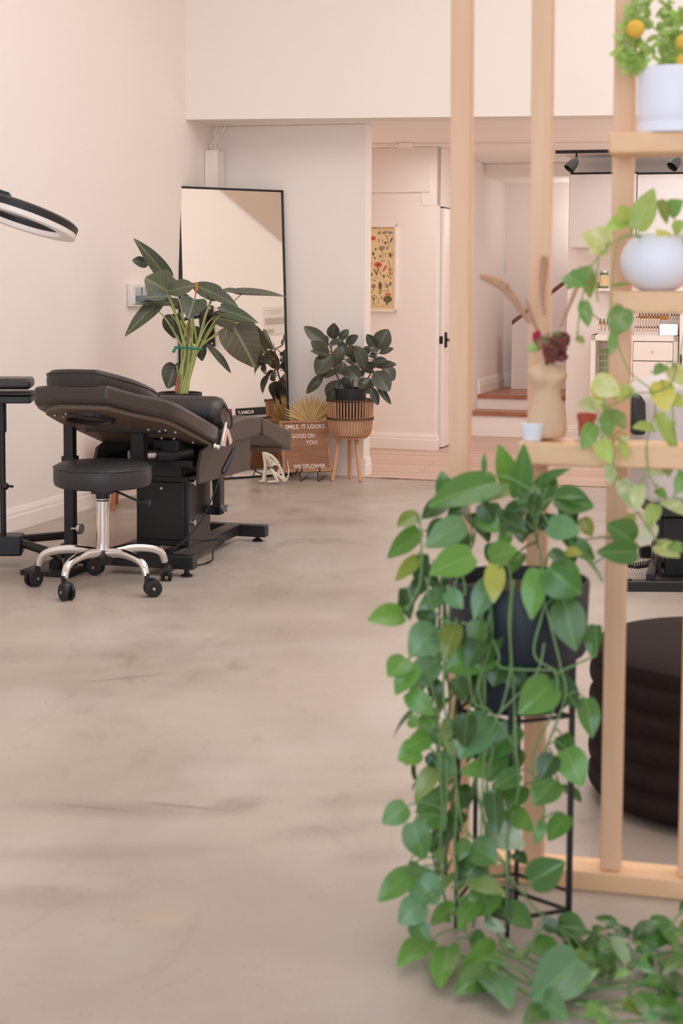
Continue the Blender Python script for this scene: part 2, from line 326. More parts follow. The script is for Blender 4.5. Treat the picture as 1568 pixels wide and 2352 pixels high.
class Leaves:
    SH = {'heart': [(0, .0), (.05, .46), (.14, .78), (.28, .98), (.42, 1), (.58, .86), (.74, .58), (.88, .26), (1, 0)],
          'ellip': [(0, .0), (.08, .36), (.2, .72), (.36, .96), (.5, 1), (.64, .94), (.8, .66), (.93, .28), (1, 0)],
          'arrow': [(0, .0), (.03, .55), (.10, .88), (.22, 1), (.36, .93), (.52, .76), (.7, .5), (.87, .2), (1, 0)]}
    def __init__(s): s.v = []; s.f = []; s.c = []; s.st = []
    def add(s, B, T, W, nrm, shape='heart', fold=.18, curl=.12, col=(.1, .3, .06), lobe=None, wave=0):
        B = Vector(B); T = Vector(T); d = T-B; L = d.length
        if L < 1e-4: return
        d.normalize(); side = d.cross(Vector(nrm))
        if side.length < 1e-3: side = d.orthogonal()
        side.normalize(); n = side.cross(d)
        if lobe is None: lobe = {'heart': .14, 'ellip': 0, 'arrow': .3}[shape]
        o = len(s.v); ss = (-1, -.66, -.33, 0, .33, .66, 1); ph = random.random()*6
        for (t, wd) in s.SH[shape]:
            for q in ss:
                along = t*L - lobe*L*(abs(q)**1.5)*max(0, 1-t*2.2)
                if t == 0: along = 0
                off = n*(fold*abs(q)*wd*W/2 + curl*L*math.sin(PI*min(1, t*.9+.05)) - curl*L*t*t*.6 + wave*W*math.sin(ph+t*9)*q*wd)
                s.v.append(B + d*along + side*(q*wd*W/2) + off); s.c.append(col); s.st.append((q*wd, t, 0))
        m = len(ss)
        for i in range(len(s.SH[shape])-1):
            for k in range(m-1): s.f.append((o+i*m+k, o+i*m+k+1, o+(i+1)*m+k+1, o+(i+1)*m+k))
    def build(s, name, m, parent):
        me = bpy.data.meshes.new(name); me.from_pydata([tuple(x) for x in s.v], [], s.f)
        a = me.attributes.new('leafcol', 'FLOAT_COLOR', 'POINT'); b = me.attributes.new('leafst', 'FLOAT_VECTOR', 'POINT')
        for i, c in enumerate(s.c): a.data[i].color = (c[0], c[1], c[2], 1)
        for i, c in enumerate(s.st): b.data[i].vector = c
        me.materials.append(M[m]); me.polygons.foreach_set('use_smooth', [True]*len(me.polygons))
        bm = bmesh.new(); bm.from_mesh(me); bmesh.ops.remove_doubles(bm, verts=bm.verts, dist=1e-5); bm.to_mesh(me); bm.free()
        o = bpy.data.objects.new(name, me); COL.objects.link(o)
        if parent: o.parent = parent; o.matrix_parent_inverse = Matrix.Translation(parent.location).inverted()
        sd = o.modifiers.new('subd', 'SUBSURF'); sd.levels = 1; sd.render_levels = 1
        return o
def lc(r, g, b, j=.12):
    c = hexc(r, g, b); k = 1+random.uniform(-j, j); return (c[0]*k*random.uniform(.93, 1.07), c[1]*k, c[2]*k*random.uniform(.9, 1.1))
def text_mesh(name, s, size, m, loc, xdir, updir, parent, extrude=.002, bold=0):
    cu = bpy.data.curves.new('lettering', 'FONT'); cu.body = s; cu.size = size; cu.extrude = extrude; cu.offset = bold; cu.resolution_u = 3
    o = bpy.data.objects.new('lettering', cu); COL.objects.link(o)
    dg = bpy.context.evaluated_depsgraph_get(); me = bpy.data.meshes.new_from_object(o.evaluated_get(dg))
    bpy.data.objects.remove(o); bpy.data.curves.remove(cu)
    x = Vector(xdir).normalized(); u = Vector(updir).normalized(); z = x.cross(u)
    mt = Matrix((x, u, z)).transposed().to_4x4(); mt.translation = Vector(loc)
    me.transform(mt); me.materials.clear(); me.materials.append(M[m])
    o = bpy.data.objects.new(name, me); COL.objects.link(o)
    if parent: o.parent = parent; o.matrix_parent_inverse = Matrix.Translation(parent.location).inverted()
    return o

# ================================================================== SETTING
ZL = 2.378                              # underside of the low room's ceiling
L1, L2 = Fl(4, 1226), Fl(377, 1115)
ld = (L2-L1).to_2d().normalized(); ld = V(ld.x, ld.y, 0)      # room depth direction
def onleft(y): return L1 + ld*((y-L1.y)/ld.y)
A1 = Zp(376, 274.4, ZL); A2 = Zp(1400, 264, ZL); bdv = (A2-A1).normalized()  # lintel line
T1, T2 = Fl(844, 1098), Fl(1388, 1120); td = (T2-T1).normalized()
rn = V(ld.y, -ld.x, 0)                  # to the right of the depth direction
RW = 6.4                                # room width
def onright(y): 
    p = L1 + rn*RW; return p + ld*((y-p.y)/ld.y)
ZT = 4.6
corner = onleft(A1.y); corner.z = 0
lintR = corner + bdv*9; lintR.z = 0
# intersection of lintel line with right wall
def isect(p, d, q, e):
    k = ((q.x-p.x)*e.y-(q.y-p.y)*e.x)/(d.x*e.y-d.y*e.x); return p + d*k
rcorner = isect(V(corner.x, corner.y, 0), V(bdv.x, bdv.y, 0), onright(5), ld)
bm = nb(); wallseg(bm, onleft(-2.6), onleft(16), 0, ZT, .15, 1); struct('wall_left', bm, 'wall')
bm = nb(); wallseg(bm, onright(-3.2), onright(16), 0, ZT, .15, -1); struct('wall_right', bm, 'wall')
bm = nb(); prism(bm, [(corner.x, corner.y, ZL), (rcorner.x, rcorner.y, ZL), (rcorner.x, rcorner.y, ZT), (corner.x, corner.y, ZT)], (ld*.25)); struct('wall_lintel', bm, 'wall', 'bright upper wall above the low back room')
# low ceiling
fl = onleft(16); fr = onright(16)
bm = nb(); kc_ = ld*.03
prism(bm, [(corner.x+kc_.x, corner.y+kc_.y, ZL+.002)]+[(rcorner.x+kc_.x, rcorner.y+kc_.y, ZL+.002), (fr.x, fr.y, ZL+.002), (fl.x, fl.y, ZL+.002)], (0, 0, .1)); struct('ceiling_low', bm, 'ceiling')
a, b_, c_, d_ = onleft(-2.6), onright(-3.2), rcorner, corner
bm = nb(); prism(bm, [(a.x, a.y, ZT), (b_.x, b_.y, ZT), (c_.x, c_.y, ZT), (d_.x, d_.y, ZT)], (0, 0, .1)); struct('ceiling', bm, 'ceiling')
# front wall with shop window (behind the camera)
fa, fb = onleft(-2.4), onright(-3.0); fd = (fb-fa).normalized(); flen = (fb-fa).length
def fseg(s0, s1, z0, z1, bm): wallseg(bm, fa+fd*s0, fa+fd*s1, z0, z1, .15, -1)
bm = nb(); fseg(0, .5, 0, ZT, bm); fseg(flen-.5, flen, 0, ZT, bm); fseg(.5, flen-.5, 0, .25, bm); fseg(.5, flen-.5, 3.7, ZT, bm); struct('wall_front', bm, 'wall')
bm = nb()
for k in range(5): p = fa+fd*(.5+(flen-1)*k/4); box(bm, (p.x, p.y, 1.97), (.07, .07, 3.45), math.atan2(fd.y, fd.x))
for z in (.28, 2.55, 3.67): p = fa+fd*(flen/2); box(bm, (p.x, p.y, z), (flen-1, .07, .07), math.atan2(fd.y, fd.x))
struct('window_1', bm, 'black')
# floors
tl = isect(T1, td, onleft(11), ld); tr = isect(T1, td, onright(9), ld)
bm = nb(); prism(bm, [(a.x, a.y, 0), (b_.x, b_.y, 0), (tr.x, tr.y, 0), (tl.x, tl.y, 0)], (0, 0, -.1)); struct('floor', bm, 'concrete')
bm = nb(); prism(bm, [(tl.x, tl.y, .003), (tr.x, tr.y, .003), (fr.x, fr.y, .003), (fl.x, fl.y, .003)], (0, 0, -.1)); struct('floor_planks', bm, 'planks')
bm = nb(); wallseg(bm, T1-td*.02, tr, .0, .008, .03, 1); struct('trim_1', bm, 'planks', 'thin threshold strip between concrete and planks')

def skirting(bm, a, b, h=.13, side=1, th=.016, ends=(0, 0)):
    a = Vector(a); b = Vector(b); a.z = b.z = 0; d = (b-a).normalized(); n = V(-d.y, d.x, 0)*side
    prof = [(0, 0), (th, 0), (th, h*.62), (th*.75, h*.66), (th*.75, h*.8), (th*.3, h), (0, h)]
    a = a-d*ends[0]; b = b+d*ends[1]
    prism(bm, [a+n*x+V(0, 0, z) for x, z in prof], b-a)
bm = nb(); skirting(bm, onleft(-2.4), onleft(L2.y+.9), .12, -1); struct('baseboard_left', bm, 'trim')
bm = nb(); skirting(bm, onright(-3), onright(12), .12, 1); struct('baseboard_right', bm, 'trim')
# partition (behind mirror and basket plant)
P2 = Fl(834, 1094); P1 = isect(P2, bdv_f := V(td.x, td.y, 0).normalized(), onleft(11), ld)
P1b = Fl(482, 1081)
pd = (P2-V(P1b.x, P1b.y, 0)).normalized(); P1 = isect(P2, pd, onleft(11), ld)
th = .15
bm = nb(); prism(bm, [(P1.x, P1.y, 0), (P2.x, P2.y, 0), (P2.x, P2.y, ZL), (P1.x, P1.y, ZL)], ld*th); struct('wall_partition', bm, 'wall')
bm = nb(); skirting(bm, P1, P2, .12, -1, ends=(0, .016)); skirting(bm, P2, P2+ld*th, .12, -1, ends=(.0, 0)); struct('baseboard_partition', bm, 'trim')
# poster wall and door wall
Q1, Q2 = Fl(846, 1028), Fl(997, 1035); qd = (Q2-Q1).normalized()
bm = nb(); q0 = Q1-qd*1.3
prism(bm, [(q0.x, q0.y, 0), (Q2.x, Q2.y, 0), (Q2.x, Q2.y, ZL), (q0.x, q0.y, ZL)], ld*.12)
struct('wall_poster', bm, 'wall')
bm = nb(); qq = Q2-qd*.055
zb = At(900, 443, Q1.y).z
prism(bm, [(q0.x, q0.y, zb), (qq.x, qq.y, zb), (qq.x, qq.y, ZL), (q0.x, q0.y, ZL)], -ld*.02); struct('trim_2', bm, 'wall', 'shallow boxed band above the poster')
bm = nb(); skirting(bm, q0, Q2, .13, -1, ends=(0, .016)); skirting(bm, Q2, Q2+ld*.10, .13, -1); struct('baseboard_poster', bm, 'trim')
SD = Fl(1078, 1001).y                      # stairs plane
D1 = Q2 + ld*((SD+1.6-Q2.y)/ld.y)
bm = nb(); dw0 = Q2+ld*.12
# door wall with doorway
s0 = .13; s1 = .98; DL = (D1-Q2).length
def dseg(sa, sb, z0, z1):
    p = Q2+ld*sa; q = Q2+ld*sb; prism(bm, [(p.x, p.y, z0), (q.x, q.y, z0), (q.x, q.y, z1), (p.x, p.y, z1)], -rn*.12)
dseg(s1, DL, 0, ZL); dseg(.0, s1, 1.925, ZL); struct('wall_doorway', bm, 'wall')
bm = nb(); p = Q2+ld*.13-rn*.06; q = Q2+ld*s1-rn*.06
prism(bm, [(p.x, p.y, .0), (q.x, q.y, 0), (q.x, q.y, 1.925), (p.x, p.y, 1.925)], -rn*.01); struct('door_gap_shade_sheet', bm, 'gapshade', 'black sheet standing in for the shade behind the white door')  # black sheet painted in for the shade of the door gap
# door leaf slightly proud of the wall
DO = Q2+ld*.15+rn*.03
bm = nb(); q = DO+ld*.85
prism(bm, [(DO.x, DO.y, .012), (q.x, q.y, .012), (q.x, q.y, 1.91), (DO.x, DO.y, 1.91)], -rn*.04)
door = struct('door_1', bm, 'door', 'white flush door seen edge on', bevel=.003)
bm = nb(); hz = At(1012, 781, DO.y).z; hp = DO+ld*.05+V(0, 0, hz)
box(bm, hp+rn*.006, (.045, .012, .06+.05), math.atan2(rn.x, -rn.y)+PI/2) if False else None
R = Matrix((rn, ld, V(0, 0, 1))).transposed()
box(bm, hp+rn*.006, (.012, .05, .12), R=R); cyl(bm, hp+rn*.0, hp+rn*.06, .012); tube(bm, [hp+rn*.055, hp+rn*.055+ld*.11], .011)
o = obj('door_handle', bm, 'black', door)
bm = nb(); box(bm, DO-ld*.001-rn*.02+V(0, 0, hz), (.028, .003, .06), R=R); obj('latch_plate', bm, 'black', door)
# stairs
ZS1, ZS2 = .215, .345
S0 = isect(Fl(1078, 1001), td, Q2, ld); S3 = Fl(1297, 1009)
sx = isect(S0, td, S3, ld)
bm = nb()
prism(bm, [(S0.x, S0.y, 0), (sx.x, sx.y, 0), (sx.x, sx.y, ZS1-.03), (S0.x, S0.y, ZS1-.03)], ld*.3)
p, q = S0+ld*.3, sx+ld*.3
prism(bm, [(p.x, p.y, 0), (q.x, q.y, 0), (q.x, q.y, ZS2-.03), (p.x, p.y, ZS2-.03)], ld*1.4); st = struct('stairs', bm, 'wall', 'two low steps up to a landing with wooden treads')
bm = nb()
prism(bm, [(S0.x, S0.y, ZS1-.03), (sx.x, sx.y, ZS1-.03), (sx.x, sx.y, ZS1), (S0.x, S0.y, ZS1)], ld*.3)
bm2 = bm; p = S0-ld*.02; q = sx-ld*.02
prism(bm, [(p.x, p.y, ZS1-.034), (q.x, q.y, ZS1-.034), (q.x, q.y, ZS1+.001), (p.x, p.y, ZS1+.001)], ld*.02)
p, q = S0+ld*.28, sx+ld*.28
prism(bm, [(p.x, p.y, ZS2-.034), (q.x, q.y, ZS2-.034), (q.x, q.y, ZS2), (p.x, p.y, ZS2)], ld*1.42); obj('stair_tread', bm, 'treadwood', st, smooth=False)
BW = Zp(1122, 887, ZS2); bw0 = isect(V(BW.x, BW.y, 0), td, Q2, ld); bw1 = bw0+td*2.6
bm = nb(); prism(bm, [(bw0.x, bw0.y, 0), (bw1.x, bw1.y, 0), (bw1.x, bw1.y, ZL), (bw0.x, bw0.y, ZL)], ld*.1); struct('wall_landing', bm, 'wall')
bm = nb(); skirting(bm, bw0+V(0, 0, 0), bw1, .13, -1); 
for v in bm.verts: v.co.z += ZS2
for (pp, qq_) in ((S0+ld*.3, bw0),):
    k = nb(); 
    skirting(k, pp, qq_, .13, -1)
    for v in k.verts: v.co.z += ZS2
    me = bpy.data.meshes.new('t'); k.to_mesh(me); bm.from_mesh(me); k.free()
struct('baseboard_landing', bm, 'trim')
ZH = 2.262
bm = nb(); p = bw0-ld*.9; q = bw1-ld*.9
prism(bm, [(p.x, p.y, ZH), (q.x, q.y, ZH), (q.x, q.y, ZL), (p.x, p.y, ZL)], ld*.9); struct('ceiling_drop', bm, 'ceiling', 'dropped soffit over the stair landing')
# console wall
W0 = S3.copy(); W1 = isect(W0, td, onright(12), ld)
bm = nb(); prism(bm, [(W0.x, W0.y, 0), (W1.x, W1.y, 0), (W1.x, W1.y, ZL), (W0.x, W0.y, ZL)], ld*.12); struct('wall_back', bm, 'wall')
bm = nb(); skirting(bm, W0, W1, .12, -1, ends=(0, 0)); struct('baseboard_back', bm, 'trim')
# hand rail with knee wall up the stair
bm = nb()
hr0 = At(1222, 700, BW.y-.35); hr1 = At(1300, 640, BW.y-.35)
hd = hr1-hr0
prism(bm, [hr0-hd*.6, hr1+hd*2, hr1+hd*2-V(0, 0, .045), hr0-hd*.6-V(0, 0, .045)], ld*.06); rail = obj('stair_handrail', bm, 'handlewood', None); tag(rail, 'dark brown sloping wooden stair rail on the landing', 'handrail')
bm = nb(); x0 = hr0-hd*.6; x1 = hr1+hd*2
prism(bm, [V(x0.x, x0.y, ZS2), V(x1.x, x1.y, ZS2), x1-V(0, 0, .046), x0-V(0, 0, .046)], ld*.05); struct('wall_stair', bm, 'wall')
# conduit on the low ceiling
C1 = Zp(846, 333, ZL-.012); C2 = Zp(1395, 330, ZL-.012); cdv = (C2-C1).normalized()
bm = nb(); tube(bm, [C1-cdv*.4, C2+cdv*1.2], .011, 8); cn = obj('ceiling_conduit', bm, 'trim'); tag(cn, 'thin white cable conduit running across the low ceiling', 'conduit')
bm = nb(); pc = Zp(931, 334, ZL-.02); box(bm, pc, (.10, .05, .04), math.atan2(cdv.y, cdv.x)); o = obj('junction_box', bm, 'trim', cn, bevel=.004)

# vertical cable trunk in the corner
bm = nb(); ct = P1+pd*.0
k0 = At(452, 346, P1.y-.12); 
kz = k0.z; pk = onleft(P1.y-.16)+rn*.003
Rk = Matrix((rn, ld, V(0, 0, 1))).transposed()
prism(bm, [(pk.x, pk.y, 0), (pk.x+rn.x*.09, pk.y+rn.y*.09, 0), (pk.x+rn.x*.09, pk.y+rn.y*.09, kz), (pk.x, pk.y, kz)], ld*.15)
tk = obj('cable_trunk', bm, 'trim', bevel=.004); tag(tk, 'tall white boxed cable trunk in the corner behind the leaning mirror', 'cable trunk')
for j in range(3):
    bm = nb(); b0 = pk+rn*(.03+.02*j)+ld*.05+V(0, 0, kz)
    tube(bm, smooth_path([b0, b0+V(.01*j, 0, .04), b0+V(.03-.02*j, .01, .07), b0+V(.02, .02, .10), b0+V(.035+.01*j, .03, ZL-kz-.005)]), .004, 6); obj('cable', bm, 'trim', tk)

# ================================================================== MIRROR
mBL, mBR = Fl(423, 1108), Fl(667, 1092)
mw = (mBR-mBL); MW = mw.length; mw.normalize(); mn = V(mw.y, -mw.x, 0)   # faces the room
lean = .12; MH = 1.94
mtop = (-mn*lean+V(0, 0, MH)); mu = mtop.normalized(); mN = mw.cross(mu)
if mN.dot(V(0, -1, 0)) < 0: mN = -mN
mr = thing('leaning_floor_mirror', 'tall black-framed floor mirror leaning in the corner behind the treatment bed', 'mirror', (mBL+mBR)/2)
def mp_(s, t, o=0): return mBL + mw*s + mu*t + mN*o
ft = .014
ML = mtop.length
bm = nb()
for (s0_, s1_, t0_, t1_) in ((0, MW, 0, ft), (0, MW, ML-ft, ML), (0, .028, 0, ML), (MW-ft, MW, 0, ML)):
    hexa(bm, [mp_(s0_, t0_, -.06), mp_(s1_, t0_, -.06), mp_(s1_, t0_, .005), mp_(s0_, t0_, .005), mp_(s0_, t1_, -.06), mp_(s1_, t1_, -.06), mp_(s1_, t1_, .005), mp_(s0_, t1_, .005)])
obj('frame', bm, 'black', mr, smooth=False)
bm = nb(); hexa(bm, [mp_(ft, ft, -.03), mp_(MW-ft, ft, -.03), mp_(MW-ft, ft, 0), mp_(ft, ft, 0), mp_(ft, ML-ft, -.03), mp_(MW-ft, ML-ft, -.03), mp_(MW-ft, ML-ft, 0), mp_(ft, ML-ft, 0)])
obj('mirror_glass', bm, 'mirror', mr, smooth=False)
def Mh(px, py, off=0):      # point on the right wall that the mirror shows at this spot
    r = ray(px, py); k = (mBL-CAM).dot(mN)/r.dot(mN); p = CAM+r*k; q = r-mN*2*r.dot(mN)
    w0 = onright(5)-rn*off; k2 = (w0-p).dot(rn)/q.dot(rn); return p+q*k2

# ================================================================== TREATMENT BED
ba = V(.2696, .963, 0); br_ = V(.963, -.2696, 0); BO = V(-.787, 6.4, 0)
def B(u, v, z): return BO + br_*u + ba*v + V(0, 0, z)
RB = Matrix((br_, ba, V(0, 0, 1))).transposed()
bed = thing('treatment_bed', 'black leather adjustable treatment bed with tilted backrest by the left wall', 'treatment bed', B(-.3, 1, 0))
def bbox(bm, u0, u1, v0, v1, z0, z1): box(bm, B((u0+u1)/2, (v0+v1)/2, (z0+z1)/2), (u1-u0, v1-v0, z1-z0), R=RB)
def ztop(v): return .885-.285*v
# backrest
out = [(-.18, 0), (-.114, .15), (-.03, .25), (0, .355), (0, .84), (-.6, .84), (-.6, .34), (-.585, .16), (-.55, .06), (-.42, 0)]
bm = nb(); prism(bm, [B(u, v, ztop(v)-.0) for u, v in out], (0, 0, -.082)); obj('backrest', bm, 'leather2', bed, bevel=.02, seg=4)
bm = nb(); out2 = [(-.2, .03), (-.14, .16), (-.05, .27), (-.03, .36), (-.03, .82), (-.57, .82), (-.57, .34), (-.55, .17), (-.5, .09), (-.42, .03)]
prism(bm, [B(u, v, ztop(v)-.08) for u, v in out2], (0, 0, -.02)); obj('backrest_board', bm, 'board2', bed, bevel=.003)
bm = nb(); fp = [(-.24, -.0), (-.17, .12), (-.12, .28), (-.14, .44), (-.28, .5), (-.42, .46), (-.5, .3), (-.5, .12), (-.44, .01)]
fpc = (-.3, .24); fpp = [(a.x, a.y) for a in smooth_path([V(u, v, 0) for u, v in fp+[fp[0]]], 4)[:-1]]; rg = []
for k_, z_ in ((1, -.01), (1.02, .02), (1.01, .045), (.95, .062), (.8, .072), (.5, .077), (.15, .078)): rg.append([bm.verts.new(B(fpc[0]+(u-fpc[0])*k_, fpc[1]+(v-fpc[1])*k_, ztop(fpc[1]+(v-fpc[1])*k_)+z_)) for u, v in fpp])
for i in range(len(rg)-1):
    for k in range(len(fpp)): bm.faces.new((rg[i][k], rg[i][(k+1) % len(fpp)], rg[i+1][(k+1) % len(fpp)], rg[i+1][k]))
bm.faces.new(rg[0]); bm.faces.new(rg[-1]); obj('head_pillow', bm, 'leather', bed)
bm = nb(); tube(bm, [B(fpc[0]+(u-fpc[0])*1.01, fpc[1]+(v-fpc[1])*1.01, ztop(fpc[1]+(v-fpc[1])*1.01)+.046) for u, v in fpp+[fpp[0]]], .0035, 6, cap=False); obj('piping', bm, 'leather', bed)
bm = nb(); c = B(-.36, .2, ztop(.2)-.105)
ring = [c + br_*(.10*math.cos(t))+ba*(.09*math.sin(t))+V(0, 0, -.285*.09*math.sin(t)) for t in [2*PI*k/24 for k in range(25)]]
tube(bm, ring, .014, 8, cap=False); obj('face_hole_rim', bm, 'leather', bed)
for (u, v) in ((-.5, .16), (-.47, .18), (-.43, .12), (-.4, .14), (-.18, .42), (-.14, .45), (-.10, .42), (-.07, .46), (-.2, .62), (-.14, .62), (-.08, .7)):
    bm = nb(); ball(bm, B(u, v, ztop(v)-.103), .007); obj('bolt', bm, 'steel', bed)
# bolster
bm = nb(); lathe(bm, [(0, -.002), (.05, -.006), (.072, .012), (.08, .04), (.08, .50), (.072, .53), (.05, .545), (0, .55)], B(-.005, .90, .70), 28, R=axisR(-br_)); bo = obj('bolster', bm, 'leather', bed)
bm = nb(); c = B(.0, .90, .70); tube(bm, smooth_path([c+V(0, 0, .04), c+br_*.03+V(0, 0, .0), c+br_*.035+V(0, 0, -.05), c+br_*.01+V(0, 0, -.08)]), .006, 6); obj('strap', bm, 'leather', bo)
# seat and leg sections
bm = nb(); pts = [(.86, .555), (.88, .63), (1.0, .655), (1.2, .665), (1.4, .65), (1.45, .635), (1.44, .555), (1.2, .55)]
prism(bm, [B(-.6, v, z) for v, z in pts], br_*.6); obj('seat', bm, 'leather2', bed, bevel=.012, seg=3)
bm = nb(); pts = [(1.46, .64), (1.93, .525), (1.93, .425), (1.46, .55)]
prism(bm, [B(-.6, v, z) for v, z in pts], br_*.6); obj('leg_rest', bm, 'leather2', bed, bevel=.008)
bm = nb(); bbox(bm, -.57, -.03, 1.86, 1.88, .42, .53); pts = [(1.5, .545), (1.88, .44), (1.88, .42), (1.5, .42)]; obj('leg_rest_board', bm, 'board', bed)
# hinge
for u in (.012,):
    bm = nb(); prism(bm, [B(u, .80, .56), B(u, .87, .665), B(u, .95, .565), B(u, .91, .55), B(u, .875, .61), B(u, .85, .55)], br_*.012)
    obj('hinge_bracket', bm, 'chrome', bed, bevel=.002)
for (v, z) in ((.74, .565), (.78, .555)): bm = nb(); ball(bm, B(.01, v, z), .013); obj('hinge_bolt', bm, 'chrome', bed)
# side plates
for u in (-.045, -.555):
    bm = nb(); prism(bm, [B(u, .65, .40), B(u, 1.36, .385), B(u, 1.36, .55), B(u, .80, .57), B(u, .69, .545), B(u, .655, .48)], br_*.014)
    obj('side_plate', bm, 'leather2', bed, smooth=False)
bm = nb(); bbox(bm, -.53, -.07, .67, 1.3, .47, .50); obj('seat_frame', bm, 'black', bed)
# column
bm = nb(); bbox(bm, -.38, -.12, .75, 1.04, .09, .42); col = obj('lift_column', bm, 'black', bed, bevel=.006)
bm = nb(); bbox(bm, -.36, -.14, .742, .752, .12, .39); obj('cover_panel', bm, 'black', col, bevel=.004)
for (u, v, z) in ((-.115, .79, .385), (-.115, .79, .20)): bm = nb(); cyl(bm, B(u-.01, v, z), B(u+.012, v, z), .014, 12); obj('bolt', bm, 'steel', col)
bm = nb(); cyl(bm, B(-.25, .738, .36), B(-.25, .748, .36), .006, 8); obj('bolt', bm, 'steel', col)
bm = nb(); bbox(bm, -.36, -.14, .7, 1.1, .42, .47); bbox(bm, -.44, -.4, .3, .36, .47, .72) if False else None; obj('lift_carriage', bm, 'black', bed, bevel=.004)
# actuators
bm = nb(); cyl(bm, B(-.33, .55, .53), B(-.12, .72, .53), .022); obj('actuator_rod', bm, 'steel', bed)
bm = nb(); cyl(bm, B(-.23, .62, .53), B(-.1, .74, .53), .035); cyl(bm, B(-.15, .78, .50), B(-.15, 1.2, .50), .05); bbox(bm, -.24, -.12, .62, .76, .545, .60); obj('motor', bm, 'black', bed, bevel=.006)
bm = nb(); bbox(bm, -.3, -.24, .5, .56, .45, .72); bbox(bm, -.5, -.12, .46, .5, .64, .68); obj('backrest_arm', bm, 'black', bed, bevel=.004)
# base
def beam(n, *a):
    bm = nb(); bbox(bm, *a); return obj(n, bm, 'black', bed, bevel=.004)
beam('front_crossbar', -.58, .0, .49, .55, .035, .095)
beam('rear_crossbar', -.58, .0, 1.50, 1.56, .025, .085)
beam('long_beam', -.20, -.13, .55, 1.50, .035, .09)
beam('long_beam', -.45, -.38, .55, 1.50, .035, .09)
for (u, v) in ((-.53, .52), (-.04, .52), (-.53, 1.53), (-.05, 1.53)):
    bm = nb(); lathe(bm, [(0, 0), (.026, 0), (.026, .008), (.012, .014), (.012, .04), (0, .04)], B(u, v, 0), 16); obj('levelling_foot', bm, 'rubber', bed)
beam('rear_post', -.09, -.05, .98, 1.04, .21, .40); beam('rear_post_arm', -.12, -.05, .98, 1.04, .21, .25)
bm = nb(); cyl(bm, B(-.05, 1.01, .24), B(-.02, 1.01, .24), .016, 12); obj('post_knob', bm, 'steel', bed)
# near left support post
pp = At(163, 1300, 6.98); 
bm = nb(); pu = V(pp.x, pp.y, 0)
box(bm, pu+V(0, 0, .36), (.045, .045, .66), R=RB); sp_ = obj('support_post', bm, 'black', bed, bevel=.003)
bm = nb(); box(bm, pu+V(0, 0, .50), (.058, .058, .06), R=RB); obj('post_collar', bm, 'black', sp_)
bm = nb(); box(bm, pu+V(-.06, .05, .012), (.24, .3, .02), R=RB); obj('post_foot_plate', bm, 'black', bed)
bm = nb(); k = At(181, 1214, 6.95); cyl(bm, k+V(-.035, 0, 0), k+V(.0, 0, 0), .006, 8); lathe(bm, [(0, 0), (.024, 0), (.026, .006), (.024, .014), (0, .014)], k, 16, R=axisR((.9, -.4, 0))); obj('post_knob', bm, 'steel', bed)
# handset & cable
bm = nb(); h0 = At(541, 1030, 7.27); h1 = At(511, 1087, 7.12)
tube(bm, [h0, h0.lerp(h1, .06), h0.lerp(h1, .5), h0.lerp(h1, .9), h1], [.010, .016, .014, .014, .008], 10); hs = obj('handset', bm, 'potblack', bed, label if False else None) if False else obj('handset', bm, 'black', bed)
bm = nb(); cb = [At(511, 1087, 7.12), At(500, 1110, 7.05), At(478, 1165, 7.02), At(452, 1210, 7.0), At(420, 1245, 6.98), At(394, 1262, 6.95)]
tube(bm, smooth_path(cb), .0035, 6)
coil = [At(394, 1262, 6.95)+V(.012*math.cos(t), .012*math.sin(t), -.012*t/6.28) for t in [k*.6 for k in range(60)]]
tube(bm, coil[:60], .003, 5)
obj('cable', bm, 'rubber', bed)
bm = nb(); tube(bm, smooth_path([B(-.15, .9, .09), B(-.02, .95, .10), At(490, 1262, 7.3), At(488, 1285, 7.2), Fl(470, 1297)+V(0, 0, .005), Fl(452, 1301)+V(0, 0, .006)]), .004, 6); obj('power_cable', bm, 'rubber', bed)

# ================================================================== STOOL
sc = V(-1.017, 6.645, 0)
stool = thing('rolling_stool', 'round black padded rolling stool with chrome five-star base', 'stool', sc)
bm = nb(); lathe(bm, [(0, .545), (.12, .545), (.185, .538), (.203, .527), (.208, .51), (.208, .465), (.203, .447), (.19, .44), (0, .44)], sc, 64); sseat = obj('seat', bm, 'stoolleather', stool)
bm = nb(); tube(bm, [sc+V(.207*math.cos(t), .207*math.sin(t), .522) for t in [2*PI*k/48 for k in range(49)]], .004, 6, cap=False); obj('piping', bm, 'leather', sseat)
bm = nb(); box(bm, sc+V(0, 0, .425), (.09, .07, .035)); cyl(bm, sc+V(0, 0, .44), sc+V(0, 0, .385), .03); obj('seat_mechanism', bm, 'black', stool, bevel=.003)
bm = nb(); lv = [sc+V(.03, 0, .425), sc+V(.08, -.02, .41), sc+V(.14, -.03, .385), sc+V(.175, -.03, .37)]; tube(bm, lv, .005, 8); ll = obj('lever', bm, 'black', stool)
bm = nb(); tube(bm, [sc+V(.16, -.03, .378), sc+V(.205, -.035, .372)], [.012, .016], 10); obj('lever_grip', bm, 'black', ll)
bm = nb(); lathe(bm, [(0, .40), (.022, .40), (.022, .38), (.028, .375), (.028, .13), (0, .13)], sc, 32); obj('gas_lift', bm, 'chrome', stool)
bm = nb(); lathe(bm, [(0, .165), (.038, .165), (.046, .15), (.042, .12), (.03, .10), (.0, .095)], sc, 24); obj('hub', bm, 'black', stool)
